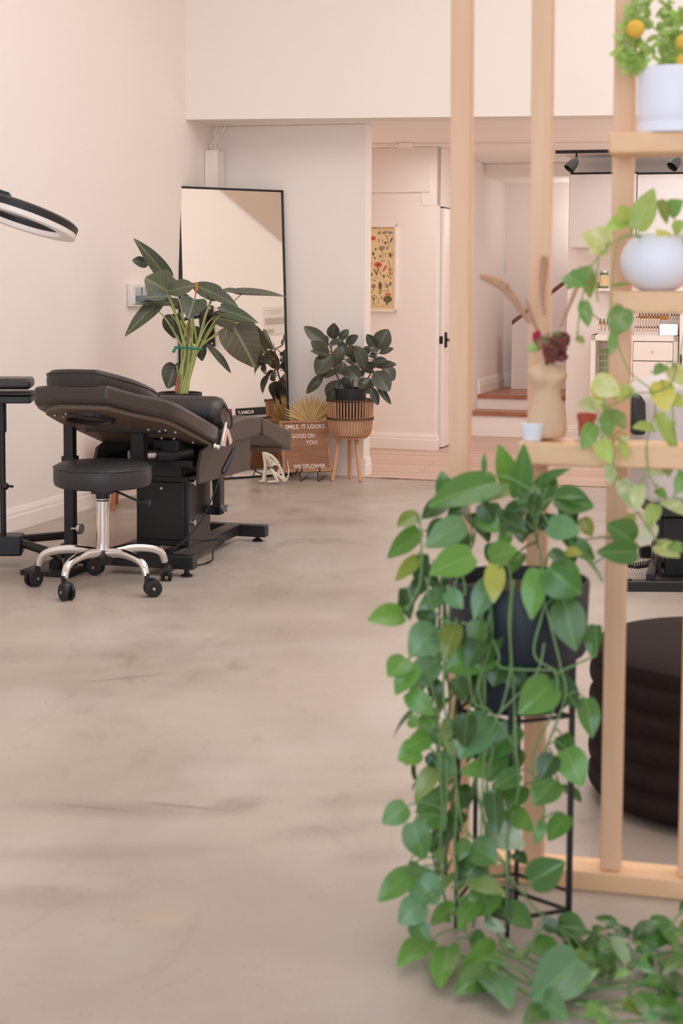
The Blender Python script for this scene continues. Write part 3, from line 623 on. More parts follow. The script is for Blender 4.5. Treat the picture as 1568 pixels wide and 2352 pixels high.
for a_ in (173, 245, 317, 29, 101):
    a_ = math.radians(a_); d = V(math.cos(a_), math.sin(a_), 0); sd_ = V(-d.y, d.x, 0)
    bm = nb(); path = smooth_path([sc+d*.02+V(0, 0, .15), sc+d*.12+V(0, 0, .163), sc+d*.21+V(0, 0, .155), sc+d*.265+V(0, 0, .132), sc+d*.285+V(0, 0, .088)], 5)
    tube(bm, path, [.021-.0003*k for k in range(len(path))], 14); obj('base_leg', bm, 'chrome', stool)
    cc = sc+d*.29; yaw = a_+1.1; wd_ = V(math.cos(yaw), math.sin(yaw), 0); ax = V(-wd_.y, wd_.x, 0)
    wc = cc+wd_*.024+V(0, 0, .0362)
    bm = nb(); cyl(bm, cc+V(0, 0, .10), cc+V(0, 0, .06), .011, 10); lathe(bm, [(0, -.011), (.026, -.013), (.03, .0), (.026, .013), (0, .011)], wc+V(-wd_.x*.005, -wd_.y*.005, .014), 16, R=axisR(ax)); ca = obj('caster', bm, 'black', stool)
    for q in (-1, 1):
        bm = nb(); lathe(bm, [(0, -.006), (.026, -.009), (.036, -.006), (.036, .006), (.026, .009), (0, .006)], wc+ax*q*.016, 20, R=axisR(ax)); obj('wheel', bm, 'rubber', ca)
        bm = nb(); lathe(bm, [(0, -.009), (.006, -.009), (.006, .009), (0, .009)], wc+ax*q*.018, 10, R=axisR(ax)); obj('axle_cap', bm, 'chrome', ca)

# ================================================================== LEFT TRAY STAND
tcn = V((2-784)/3600*7.15, 7.15, 0)
ts = thing('wheeled_armrest_stand', 'black wheeled stand with padded top at the left edge of the photo', 'stand', tcn)
bm = nb(); box(bm, tcn+V(0, 0, .845), (.28, .2, .05), .1); obj('pad', bm, 'leather', ts, bevel=.018, seg=4)
bm = nb(); box(bm, tcn+V(0.01, 0, .80), (.30, .24, .01), .1); box(bm, tcn+V(0.01, 0, .775), (.26, .2, .035), .1); obj('tray', bm, 'black', ts, bevel=.006)
bm = nb(); cyl(bm, tcn+V(0, 0, .05), tcn+V(0, 0, .77), .014, 14); cyl(bm, tcn+V(0, 0, .62), tcn+V(0, 0, .77), .02, 14); obj('pole', bm, 'black', ts)
bm = nb(); cyl(bm, tcn+V(.0, 0, .37), tcn+V(.05, -.01, .37), .006, 8); ball(bm, tcn+V(.012, -.003, .37), .018); obj('knob', bm, 'black', ts)
bm = nb(); box(bm, tcn+V(.02, 0, .1), (.14, .14, .09), .1); obj('base_block', bm, 'black', ts, bevel=.01)
for (fx, fy) in ((.27, .03+.22), (.30, -.16), (-.26, .2), (-.28, -.18)):
    e = tcn+V(fx, fy, .06); bm = nb(); tube(bm, [tcn+V(.04*fx/.3, 0, .12), e+V(-.06*fx, 0, .045 if fy > 0 else .02), e+V(0, 0, .045 if fy > 0 else 0)], .02, 10); lg = obj('leg', bm, 'black', ts)
    bm = nb(); lathe(bm, [(0, -.012), (.03, -.014), (.034, 0), (.03, .014), (0, .012)], V(e.x-.03, e.y, .034), 18, R=axisR((.6, .8, 0))); obj('caster', bm, 'rubber', lg)

# ================================================================== RING LIGHT
rc = At(42, 497, 6.6)
rl = thing('ring_light', 'large black ring light with white diffuser above the rolling stool', 'lamp', V(rc.x-.75, rc.y, 0))
Rr = Matrix.Rotation(math.radians(17), 3, 'Y') @ Matrix.Rotation(math.radians(-9), 3, 'X')
def ringpart(prof, name, m):
    bm = nb(); seg = 64; rings = []
    for k in range(seg):
        t = 2*PI*k/seg; rings.append([bm.verts.new(rc+Rr @ V(r*math.cos(t), r*math.sin(t), z)) for r, z in prof])
    n = len(prof)
    for k in range(seg):
        for i in range(n): bm.faces.new((rings[k][i], rings[k][(i+1) % n], rings[(k+1) % seg][(i+1) % n], rings[(k+1) % seg][i]))
    return obj(name, bm, m, rl)
ringpart([(.19, 0), (.185, .02), (.195, .032), (.235, .036), (.252, .026), (.252, 0)], 'ring_housing', 'black')
ringpart([(.187, -.002), (.253, -.002), (.251, -.022), (.19, -.022)], 'diffuser', 'white')
bm = nb(); mq = rc+Rr @ V(-.12, -.2, .03)
box(bm, At(2, 456, 6.45), (.06, .06, .06), R=Rr); lp = rl.location
tube(bm, [At(2, 456, 6.45), At(-60, 470, 6.5), V(lp.x, lp.y, 1.62)], .014, 8); obj('mount_arm', bm, 'black', rl)
bm = nb(); cyl(bm, V(lp.x, lp.y, .25), V(lp.x, lp.y, 1.66), .013, 10); obj('pole', bm, 'black', rl)
for k in range(3):
    t = 2+2*PI*k/3; bm = nb(); tube(bm, [V(lp.x, lp.y, .5), V(lp.x+.3*math.cos(t)*.8, lp.y+.3*math.sin(t)*.8, .012)], .01, 8); obj('leg', bm, 'black', rl)

# ================================================================== WALL TABLET
w0 = onleft(1); 
def onwallL(px, py, off=0):
    r = ray(px, py); w0 = onleft(5)+rn*off; k = (w0-CAM).dot(rn)/r.dot(rn); return CAM+r*k
ta, tb = onwallL(291, 705), onwallL(330, 651)
cy0, cy1 = ta.y, tb.y; z0, z1 = ta.z, tb.z
def wl(y, z, off): p = onleft(y)+rn*off; return V(p.x, p.y, z)
tab = thing('wall_display', 'small white wall display with a blue screen beside the big-leaved plant', 'display', wl(cy0, z0, 0))
bm = nb(); hexa(bm, [wl(cy0, z0, 0), wl(cy1, z0, 0), wl(cy1, z0, .035), wl(cy0, z0, .035), wl(cy0, z1, 0), wl(cy1, z1, 0), wl(cy1, z1, .035), wl(cy0, z1, .035)]); obj('housing', bm, 'white', tab, bevel=.008)
dy, dz = cy1-cy0, z1-z0
def pane(n, m, a, b, c, d, off=.0365):
    bm = nb(); hexa(bm, [wl(cy0+dy*a, z0+dz*c, .034), wl(cy0+dy*b, z0+dz*c, .034), wl(cy0+dy*b, z0+dz*c, off), wl(cy0+dy*a, z0+dz*c, off), wl(cy0+dy*a, z0+dz*d, .034), wl(cy0+dy*b, z0+dz*d, .034), wl(cy0+dy*b, z0+dz*d, off), wl(cy0+dy*a, z0+dz*d, off)]); return obj(n, bm, m, tab, smooth=False)
pane('screen', 'screenlight', .2, .86, .2, .84); pane('picture', 'screen', .2, .86, .2, .48, .037); pane('picture', 'screen', .52, .60, .48, .82, .037)

# ================================================================== POSTER
ps = thing('botanical_poster', 'cream botanical flower poster in a pale frame on the back wall', 'poster', Q1)
po = Q1 - ld*.0
qn = V(qd.y, -qd.x, 0)
def PW(px, py, off=0):
    r = ray(px, py); w = Q1+qn*off; k = (w-CAM).dot(qn)/r.dot(qn); return CAM+r*k
TR_ = PW(912, 516); BR_ = PW(912, 716)
pw_, ph_ = .50, TR_.z-BR_.z
def pp_(s, t, off): return V(BR_.x, BR_.y, BR_.z) - qd*(s) + V(0, 0, t) + qn*off
bm = nb(); fr_ = .018
for (s0_, s1_, t0_, t1_) in ((0, pw_, 0, fr_), (0, pw_, ph_-fr_, ph_), (0, fr_, 0, ph_), (pw_-fr_, pw_, 0, ph_)):
    hexa(bm, [pp_(s0_, t0_, .0), pp_(s1_, t0_, .0), pp_(s1_, t0_, .025), pp_(s0_, t0_, .025), pp_(s0_, t1_, .0), pp_(s1_, t1_, .0), pp_(s1_, t1_, .025), pp_(s0_, t1_, .025)])
obj('frame', bm, 'trim', ps, smooth=False)
bm = nb(); hexa(bm, [pp_(fr_, fr_, .0), pp_(pw_-fr_, fr_, .0), pp_(pw_-fr_, fr_, .012), pp_(fr_, fr_, .012), pp_(fr_, ph_-fr_, 0), pp_(pw_-fr_, ph_-fr_, 0), pp_(pw_-fr_, ph_-fr_, .012), pp_(fr_, ph_-fr_, .012)])
sheetbm = bm
PM = {k: mat('ink_'+k, hexc(*c), .85) for k, c in dict(red=(206, 92, 78), olive=(112, 100, 66), mauve=(160, 136, 132), pink=(204, 110, 112), ochre=(206, 168, 84), brown=(128, 96, 66), orange=(214, 136, 84)).items()}
pkeys = list(PM)
def inks(items, key):
    bm = sheetbm; n0 = len(bm.faces)
    for it in items:
        if it[0] == 'e':
            _, x, y, rx, ry, rot = it
            c = PW(840+x*.0978, 500+y*.0978, .0135); vs = []
            for k in range(14):
                t = 2*PI*k/14; X = rx*math.cos(t); Y = ry*math.sin(t); xx = X*math.cos(rot)-Y*math.sin(rot); yy = X*math.sin(rot)+Y*math.cos(rot)
                vs.append(bm.verts.new(PW(840+(x+xx)*.0978, 500+(y+yy)*.0978, .0135)))
            bm.faces.new(vs)
        else:
            pts = it[1]; wd = it[2]
            for i in range(len(pts)-1):
                (x0_, y0_), (x1_, y1_) = pts[i], pts[i+1]; L_ = math.hypot(x1_-x0_, y1_-y0_) or 1; nx, ny = -(y1_-y0_)/L_*wd/2, (x1_-x0_)/L_*wd/2
                bm.faces.new([bm.verts.new(PW(840+a*.0978, 500+b*.0978, .0134)) for a, b in ((x0_+nx, y0_+ny), (x1_+nx, y1_+ny), (x1_-nx, y1_-ny), (x0_-nx, y0_-ny))])
    bm.faces.ensure_lookup_table()
    for f in bm.faces[n0:]: f.material_index = pkeys.index(key)+1
inks([('e', 160, 485, 72, 52, 0), ('e', 80, 380, 20, 40, 0), ('e', 285, 1105, 92, 62, .05), ('e', 440, 1190, 24, 90, .55), ('e', 115, 1080, 26, 30, 0), ('e', -60, 480, 70, 60, 0), ('e', -180, 1150, 80, 60, 0)], 'red')
inks([('e', 440, 350, 70, 34, -.3), ('e', 575, 350, 66, 34, .3), ('e', 375, 710, 75, 50, 0), ('e', 178, 1610, 52, 52, 0), ('e', 204, 1475, 22, 20, 0), ('e', 500, 720, 22, 45, .2), ('e', 500, 1600, 40, 50, 0)], 'mauve')
inks([('e', 510, 1915, 104, 82, 0), ('e', 495, 2020, 26, 40, 0), ('e', 460, 590, 28, 34, 0), ('e', 575, 1550, 24, 50, .1), ('l', [(540, 640), (500, 460), (440, 400)], 12), ('l', [(500, 460), (560, 400)], 10), ('e', 596, 525, 18, 75, .4), ('l', [(260, 1360), (275, 1160)], 16), ('l', [(255, 1340), (190, 1200)], 26), ('l', [(265, 1290), (315, 1190)], 16), ('l', [(390, 970), (400, 780)], 9), ('l', [(370, 790), (300, 710)], 16), ('l', [(390, 600), (395, 510)], 14), ('l', [(115, 1260), (118, 1110)], 9), ('e', 335, 1600, 42, 90, 0), ('l', [(335, 1800), (330, 1500)], 12), ('l', [(335, 1800), (300, 1700)], 10), ('l', [(335, 1800), (378, 1690)], 10), ('l', [(180, 2050), (182, 1900)], 14), ('e', 182, 1900, 24, 36, 0), ('l', [(520, 1740), (518, 1680)], 18), ('l', [(180, 1720), (178, 1650)], 7), ('l', [(290, 2040), (298, 1890)], 7), ('l', [(66, 2050), (75, 1800)], 14), ('e', 230, 740, 20, 32, 0), ('e', 210, 945, 18, 26, .2), ('e', 300, 360, 12, 46, 0), ('e', 335, 350, 10, 44, 0), ('l', [(555, 1410), (485, 1335)], 16), ('l', [(600, 1440), (560, 1350), (575, 1200), (520, 990)], 12), ('l', [(120, 1900), (140, 1840), (190, 1820), (240, 1850), (255, 1910)], 10), ('l', [(430, 1640), (430, 1560), (490, 1495)], 8)], 'olive')
inks([('l', [(515, 870), (640, 880)], 14), ('l', [(530, 820), (620, 940)], 14), ('l', [(625, 825), (530, 930)], 14), ('l', [(575, 800), (580, 955)], 14), ('e', 172, 845, 30, 42, 0), ('e', 115, 1330, 46, 38, 0), ('e', 420, 1378, 26, 38, 0), ('e', 340, 905, 18, 34, 0), ('l', [(460, 930), (465, 820)], 12), ('e', 372, 1880, 14, 34, 0), ('l', [(305, 1270), (345, 1290), (365, 1330), (340, 1365)], 8), ('l', [(100, 1450), (130, 1445), (150, 1480)], 8), ('e', 290, 1105, 34, 20, 0), ('e', 305, 540, 10, 50, 0)], 'brown')
inks([('e', 518, 1800, 78, 34, 0)], 'pink'); inks([('e', 95, 1740, 60, 44, -.2)], 'ochre')
inks([('e', 550, 1210, 26, 36, .2), ('e', 598, 1225, 22, 24, 0), ('e', 560, 1300, 40, 14, .3), ('e', 605, 1310, 24, 26, 0)], 'orange')
inks([('l', [(80, 235), (270, 238)], 9), ('l', [(450, 665), (580, 668)], 7), ('l', [(335, 1005), (460, 1008)], 6), ('l', [(330, 1025), (460, 1028)], 6), ('l', [(205, 1410), (300, 1412)], 6), ('l', [(75, 185), (690, 190)], 4), ('l', [(75, 265), (670, 270)], 4), ('l', [(70, 2085), (655, 2090)], 4), ('l', [(360, 2055), (440, 2057)], 6), ('l', [(560, 2025), (610, 2027)], 6), ('l', [(400, 1720), (490, 1722)], 6)], 'brown')

obj('sheet', sheetbm, [M['poster']]+[PM[k] for k in pkeys], ps, smooth=False)
# light switch on landing wall
bm = nb(); ln = V(td.y, -td.x, 0)
def LW(px, py, off=0):
    r = ray(px, py); w = bw0+ln*off; k = (w-CAM).dot(ln)/r.dot(ln); return CAM+r*k
prism(bm, [LW(1149, 623), LW(1164, 623), LW(1164, 594), LW(1149, 594)], ln*.008); sw = obj('light_switch', bm, 'white', bevel=.002); tag(sw, 'small white light switch on the stair landing wall', 'light switch')
bm = nb(); prism(bm, [LW(1155, 613), LW(1158, 613), LW(1158, 604), LW(1155, 604)], ln*.016); obj('toggle', bm, 'papergrey', sw)
# thin white wall plate on the door's right side is hidden by the post

# ================================================================== TRACK LIGHT
K1 = Zp(1275, 349, ZL-.01); K2 = K1 + td*3.0
tk = thing('track_light', 'black ceiling track light with bell-shaped heads in the low back room', 'track light', K1)
bm = nb(); prism(bm, [K1-V(0, 0, .012), K2-V(0, 0, .012), K2+V(0, 0, .009), K1+V(0, 0, .009)], ld*.035); obj('rail', bm, 'black', tk, smooth=False)
for (px, py, dr) in ((1322, 354, (-.62, -.2, -.75)), (1560, 356, (-.62, -.35, -.70))):
    k = Zp(px+4, 353, ZL-.02); k = K1+td*((k-K1).dot(td))+ld*.015-V(0, 0, .012)
    bm = nb(); cyl(bm, k, k-V(0, 0, .06), .009, 10); obj('stem', bm, 'black', tk)
    d = Vector(dr).normalized(); c = k-V(0, 0, .052)
    bm = nb(); lathe(bm, [(0, -.01), (.018, -.006), (.032, .015), (.040, .045), (.047, .10), (.045, .10), (.036, .05), (0, .045)], c, 24, R=axisR(d)); hd_ = obj('lamp_head', bm, 'black', tk)
# ================================================================== WALL CABINETS
cf = -.34
def CW(px, py, off):   # on plane parallel to the back wall, off metres in front
    r = ray(px, py); n = V(td.y, -td.x, 0); w = W0+n*off; k = (w-CAM).dot(n)/r.dot(n); return CAM+r*k
wn = V(td.y, -td.x, 0)
for i, (xa, xb) in enumerate(((1306, 1458.5), (1460.5, 1613))):
    p = CW(xa, 568, .36); q = CW(xb, 568, .36); zt_ = CW((xa+xb)/2, 400, .36).z; zb_ = p.z
    wc_ = thing('wall_cabinet', ('glossy white wall cabinet left of the timber post under the track light', 'glossy white wall cabinet behind the round white pot, right of the post')[i], 'cabinet', p, 'glossy white wall cabinets')
    bm = nb(); prism(bm, [(p.x, p.y, zb_), (q.x, q.y, zb_), (q.x, q.y, zt_), (p.x, p.y, zt_)], -wn*.02); obj('door', bm, 'whitegloss', wc_, bevel=.002, smooth=False)
    bm = nb(); a_ = p-wn*.022; b2 = q-wn*.022; prism(bm, [(a_.x, a_.y, zb_), (b2.x, b2.y, zb_), (b2.x, b2.y, zt_), (a_.x, a_.y, zt_)], -wn*.33); obj('body', bm, 'trim', wc_, smooth=False)
    bm = nb(); prism(bm, [(a_.x, a_.y, zt_), (b2.x, b2.y, zt_), (b2.x, b2.y, zt_+.018), (a_.x, a_.y, zt_+.018)], -wn*.3); obj('top_shade_strip', bm, 'gapshade', wc_, smooth=False)  # black strip stands in for the shadow line above the cabinet
# ================================================================== CONSOLE
cp = CW(1357, 769, .40); cq = CW(1557, 772, .40); ztp = cp.z; cq.z = cp.z
cdir = (cq-cp).normalized(); cL = (cq-cp).length
con = thing('cube_shelf_unit', 'white cube shelf unit with drawers against the back wall', 'shelf unit', V(cp.x, cp.y, 0))
def cb_(bm, s0, s1, z0, z1, d0=0, d1=.38):
    p = V(cp.x, cp.y, 0)+cdir*s0-wn*d0; q = V(cp.x, cp.y, 0)+cdir*s1-wn*d0
    prism(bm, [(p.x, p.y, z0), (q.x, q.y, z0), (q.x, q.y, z1), (p.x, p.y, z1)], -wn*(d1-d0))
px2m = cL/200; t_ = .036
bm = nb(); cb_(bm, 0, cL, ztp-.045, ztp); cb_(bm, 0, t_, 0, ztp); cb_(bm, cL-t_, cL, 0, ztp); cb_(bm, t_, cL-t_, 0, .04); cb_(bm, t_, cL-t_, .04, ztp-.045, .36, .38)
xm = 95*px2m; zm = ztp-.38
cb_(bm, xm-.008, xm+.008, .04, ztp-.045); cb_(bm, t_, cL-t_, zm-.008, zm+.008); obj('body', bm, 'trim', con, smooth=False)
for (a_, b2) in ((ztp-.05, ztp-.205), (ztp-.208, zm+.010), (zm-.010, zm-.17), (zm-.175, zm-.33)):
    bm = nb(); cb_(bm, xm+.012, cL-t_-.004, b2+.002, a_-.002, -.004, .3); dr = obj('drawer', bm, 'trim', con, smooth=False, bevel=.002)
    c = V(cp.x, cp.y, 0)+cdir*((xm+cL-t_)/2)+wn*.012; bm = nb(); ball(bm, V(c.x, c.y, (a_+b2)/2), .008); obj('knob', bm, 'steel', dr)
# stuff in open cubby: small green glasses
kk = 0
for r_ in range(5):
    for c2 in range(2):
        p = V(cp.x, cp.y, 0)+cdir*(.085+.05*c2+.0)-wn*.06; z = zm+.008+.055*r_
        bm = nb(); lathe(bm, [(0, 0), (.018, 0), (.02, .005), (.02, .042), (.0, .042)], V(p.x, p.y, z), 12, cap0=False)
        o = obj('glass_jar', bm, 'glassgreen'); tag(o, 'small green glass jar stacked in the open cubby of the white shelf unit', 'jar', 'green jars in the cubby')
# polish racks
def stand(px0, px1, rows, label, off):
    p = CW(px0, 766, off); q = CW(px1, 766, off); p.z = q.z = ztp; L_ = (q-p).length
    base = thing('bottle_rack', label, 'rack', p)
    bm = nb()
    for i in range(rows):
        a_ = p-wn*(.045*i)
        prism(bm, [(a_.x, a_.y, ztp), (a_.x+cdir.x*L_, a_.y+cdir.y*L_, ztp), (a_.x+cdir.x*L_, a_.y+cdir.y*L_, ztp+.03+.04*i), (a_.x, a_.y, ztp+.03+.04*i)], -wn*.044)
    obj('steps', bm, 'plasticclear', base, smooth=False)
    return p, L_
def bottle(pos, hgt, rad, body, cap, label, group):
    bm = nb(); lathe(bm, [(0, 0), (rad, 0), (rad, hgt*.5), (rad*.45, hgt*.62), (rad*.45, hgt*.66)], pos, 10)
    nf = len(bm.faces); lathe(bm, [(rad*.5, hgt*.62), (rad*.6, hgt*.66), (rad*.35, hgt), (0, hgt)], pos, 10)
    bm.faces.ensure_lookup_table()
    for f in bm.faces[nf:]: f.material_index = 1
    o = obj('polish_bottle', bm, [body, cap]); tag(o, label, 'bottle', group)
p, L_ = stand(1455, 1512, 3, 'clear stepped rack of small bottles on top of the white shelf unit', .34)
for i in range(3):
    for k in range(9):
        q = p-wn*(.045*i+.022)+cdir*(L_*(k+.5)/9); bottle(V(q.x, q.y, ztp+.03+.04*i), .045, .009, 'bottlepale', 'darkcap' if i % 2 == 0 else 'bottlepale', 'pale small bottle on the lower steps of the rack on the shelf unit', 'pale bottles on the lower rack')
p, L_ = stand(1458, 1566, 4, 'taller stepped rack behind the pale bottles on the white shelf unit', .19) if False else (CW(1458, 766, .20), .0)
q2 = CW(1563, 766, .20); p.z = q2.z = ztp; L_ = (q2-p).length
rack = thing('display_box', 'boxy riser carrying gold bottles on the white shelf unit', 'riser', p)
bm = nb(); prism(bm, [(p.x, p.y, ztp), (q2.x, q2.y, ztp), (q2.x, q2.y, ztp+.125), (p.x, p.y, ztp+.125)], -wn*.10); obj('riser', bm, 'plasticclear', rack, smooth=False)
for k in range(10):
    q = p-wn*.05+cdir*(L_*(.05+.67*(k+.5)/10)); bottle(V(q.x, q.y, ztp+.125), .055, .0125, 'gold', 'darkcap', 'gold small bottle with dark cap in the top row above the shelf unit', 'gold bottles in the top row')
for k in range(4):
    q = p-wn*.05+cdir*(L_*(.75+.24*(k+.5)/4)); bottle(V(q.x, q.y, ztp+.125), .052, .0115, 'plasticclear', 'darkcap', 'clear small bottle at the right end of the top bottle row', 'clear bottles in the top row')
p = CW(1513, 770, .33); q = CW(1556, 770, .33); p.z = q.z = ztp
bm = nb(); prism(bm, [(p.x, p.y, ztp), (q.x, q.y, ztp), (q.x, q.y, ztp+.095), (p.x, p.y, ztp+.095)], -wn*.09); o = obj('mirrored_box', bm, 'rosegold', bevel=.003); tag(o, 'rose mirrored box beside the bottle rack on the white shelf unit', 'box')
p = CW(1372, 766, .3); q = CW(1408, 766, .3); p.z = q.z = ztp
lr = thing('bottle_rack', 'small rack of red and pale bottles at the shelf unit left end', 'rack', p)
bm = nb(); prism(bm, [(p.x, p.y, ztp), (q.x, q.y, ztp), (q.x, q.y, ztp+.035), (p.x, p.y, ztp+.035)], -wn*.05); a_ = p-wn*.05
prism(bm, [(a_.x, a_.y, ztp), (a_.x+cdir.x*.12, a_.y+cdir.y*.12, ztp), (a_.x+cdir.x*.12, a_.y+cdir.y*.12, ztp+.08), (a_.x, a_.y, ztp+.08)], -wn*.05); obj('steps', bm, 'plasticclear', lr, smooth=False)
for i in range(2):
    for k in range(4):
        q = p-wn*(.025+.05*i)+cdir*(.012+.03*k); bottle(V(q.x, q.y, ztp+.035+.045*i), .05, .011, 'bottlepale' if i == 0 else 'terracotta', 'bottlepale' if i == 0 else 'darkcap', ('pale small bottle' if i == 0 else 'red small bottle')+' on the left rack of the white shelf unit', ('pale' if i == 0 else 'red')+' bottles on the left rack')
# floating shelf with candle jar
p = CW(1372, 668, .16); q = CW(1600, 668, .16); q.z = p.z
bm = nb(); prism(bm, [p, q, q+V(0, 0, .02), p+V(0, 0, .02)], -wn*.16); fs = obj('floating_shelf', bm, 'trim', smooth=False); tag(fs, 'thin white floating shelf on the back wall above the shelf unit', 'shelf')
bm = nb(); c = CW(1386, 664, .1); c.z = p.z+.021; lathe(bm, [(0, 0), (.036, 0), (.038, .01), (.038, .12), (.03, .13), (0, .13)], c, 20); cj = obj('candle_jar', bm, 'glassgreen'); tag(cj, 'green glass candle jar with cream label on the floating shelf', 'jar')
bm = nb(); lathe(bm, [(.039, .02), (.039, .11)], c, 20); obj('label_band', bm, 'poster', cj)
bm = nb(); lathe(bm, [(0, .131), (.04, .131), (.04, .145), (0, .145)], c, 20); obj('lid', bm, 'steel', cj)
bm = nb(); c = CW(1372, 664, .1); c.z = p.z+.021; lathe(bm, [(0, 0), (.014, 0), (.014, .05), (0, .055)], c, 12); o = obj('small_bottle', bm, 'glassgreen'); tag(o, 'tiny dark green bottle left of the candle jar', 'bottle')
# tall cabinet right of console
p = CW(1560, 770, .45); q = CW(1720, 770, .45)
tc_ = thing('tall_cabinet', 'tall white cabinet at the right edge beside the cube shelf unit', 'cabinet', V(p.x, p.y, 0))
bm = nb(); prism(bm, [(p.x, p.y, 0), (q.x, q.y, 0), (q.x, q.y, 1.2), (p.x, p.y, 1.2)], -wn*.42); obj('body', bm, 'trim', tc_, smooth=False)
bm = nb(); hh = CW(1563, 828, .47); cyl(bm, hh-V(0, 0, .05), hh+V(0, 0, .05), .008, 8); obj('handle', bm, 'black', tc_)

# ================================================================== LETTER BOARD, PALM, SKELETON
bl, brr = Fl(650, 1100), Fl(762, 1101)
d0 = 10.42
lb = thing('letter_board', 'brown grooved letter board with white lettering leaning on a wire easel', 'letter board', V(At(705, 1090, d0).x, d0, 0))
bL = At(650, 1086, 10.33); bR = At(762, 1083, 10.36); tL = At(641, 967, 10.45); tR = At(752, 966, 10.48)
bx = (bR-bL).normalized(); by = ((tL-bL)+(tR-bR)).normalized(); by = (by-bx*by.dot(bx)).normalized(); bn = bx.cross(by)
if bn.y > 0: bn = -bn
BWd = (bR-bL).length; BHt = ((tL-bL).length+(tR-bR).length)/2; bo_ = bL
def LB(s, t, o=0): return bo_ + bx*s + by*t + bn*o
# slight skew of the board: shift with height
sk = ((tL-bL).dot(bx))/BHt
by2 = (by+bx*sk).normalized()
by = by2; bn = bx.cross(by).normalized(); bn = -bn if bn.y > 0 else bn
bm = nb(); f_ = .018
for (a_, b2, c2, d2) in ((0, BWd, 0, f_), (0, BWd, BHt-f_, BHt), (0, f_, f_, BHt-f_), (BWd-f_, BWd, f_, BHt-f_)):
    hexa(bm, [LB(a_, c2, -.01), LB(b2, c2, -.01), LB(b2, c2, .012), LB(a_, c2, .012), LB(a_, d2, -.01), LB(b2, d2, -.01), LB(b2, d2, .012), LB(a_, d2, .012)])
obj('frame', bm, 'boardwood', lb, smooth=False)
bm = nb(); n_ = 36
for i in range(n_):
    c2 = f_+(BHt-2*f_)*i/n_; d2 = f_+(BHt-2*f_)*(i+.72)/n_
    hexa(bm, [LB(f_, c2, 0), LB(BWd-f_, c2, 0), LB(BWd-f_, c2, .006), LB(f_, c2, .006), LB(f_, d2, 0), LB(BWd-f_, d2, 0), LB(BWd-f_, d2, .006), LB(f_, d2, .006)])
hexa(bm, [LB(f_, f_, -.008), LB(BWd-f_, f_, -.008), LB(BWd-f_, f_, .001), LB(f_, f_, .001), LB(f_, BHt-f_, -.008), LB(BWd-f_, BHt-f_, -.008), LB(BWd-f_, BHt-f_, .001), LB(f_, BHt-f_, .001)])
obj('felt_panel', bm, 'boardwood', lb, smooth=False)
def onboard(px, py):
    r = ray(px, py); k = (bo_-CAM).dot(bn)/r.dot(bn); return CAM+r*k+bn*.0075
for (s, x, y, x2, sz) in (('SMILE, IT LOOKS', 655, 986, 745, .0), ('GOOD ON', 670, 1007, 722, .0), ('YOU!', 703, 1022, 729, 0), ('WILDFLOWER', 674, 1077, 747, 0)):
    a_ = onboard(x, y); b2 = onboard(x2, y-1)
    o = text_mesh('lettering', s, .04, 'letter', (0, 0, 0), (1, 0, 0), (0, 1, 0), None, .001, .0002)
    me = o.data; xs = [v.co.x for v in me.vertices]; w_ = max(xs)-min(xs); sx_ = (b2-a_).length/w_; sy_ = .0335/.0295*.95
    mt = Matrix((bx*sx_, by*1.0, -bx.cross(by) if bx.cross(by).y > 0 else bx.cross(by))).transposed().to_4x4(); mt.translation = a_
    me.transform(mt); o.parent = lb; o.matrix_parent_inverse = Matrix.Translation(lb.location).inverted()
ez = thing('wire_easel', 'small black wire easel under the brown letter board', 'easel', lb.location)
bm = nb()
for px in (692, 733):
    a_ = At(px, 1082, 10.30); tube(bm, smooth_path([a_+V(.004, 0, .03), a_+V(.003, -.008, .0), At(px-4, 1086, 10.33), V(At(px-2, 1100, 10.3).x, 10.3, .006)]), .004, 6)
    tube(bm, [V(At(px-2, 1100, 10.3).x, 10.3, .006), V(At(px-2, 1100, 10.3).x+.05, 10.62, .006)], .004, 6)
a_ = V(At(690, 1100, 10.3).x, 10.3, .006); tube(bm, smooth_path([At(683, 1078, 10.31), At(680, 1086, 10.32), At(671, 1090, 10.36), Fl(671, 1101)+V(0, 0, .01)]), .004, 6)
obj('wire', bm, 'black', ez)
wp = V(At(711, 1096, 10.62).x, 10.6, 0)
pf = thing('dried_palm_fan', 'dried golden palm fan in a white pot behind the letter board', 'dried plant', wp)
bm = nb(); lathe(bm, [(0, 0), (.058, 0), (.064, .01), (.064, .105), (.058, .11), (.054, .10), (0, .09)], wp, 32); obj('pot', bm, 'white', pf)
hub = At(714, 974, 10.55)
bm = nb(); tube(bm, [wp+V(0, 0, .08), hub-V(0, .01, 0)], .006, 6); obj('stalk', bm, 'palm', pf)
bm = nb()
for k in range(31):
    t = math.radians(-6+192*k/30) + random.uniform(-.03, .03); L_ = (.185+.025*math.sin(t)+random.uniform(-.02, .015))*(1 if .25 < t < 2.9 else .92)
    e = hub+V(math.cos(t)*L_*1.05, random.uniform(-.03, .02), math.sin(t)*L_*1.0); md = hub.lerp(e, .6); s_ = V(-math.sin(t), .0, math.cos(t))
    wv = .0115; pl = V(0, -.006 if k % 2 else .004, 0)
    v0 = bm.verts.new(hub); v1 = bm.verts.new(md+s_*wv+pl); v2 = bm.verts.new(e+V(0, -.01, 0)); v3 = bm.verts.new(md-s_*wv-pl); vm = bm.verts.new(md+V(0, -.008, 0))
    for f in ((v0, v1, vm), (v1, v2, vm), (v2, v3, vm), (v3, v0, vm)): bm.faces.new(f)
obj('fan_blades', bm, 'palm', pf, smooth=False)

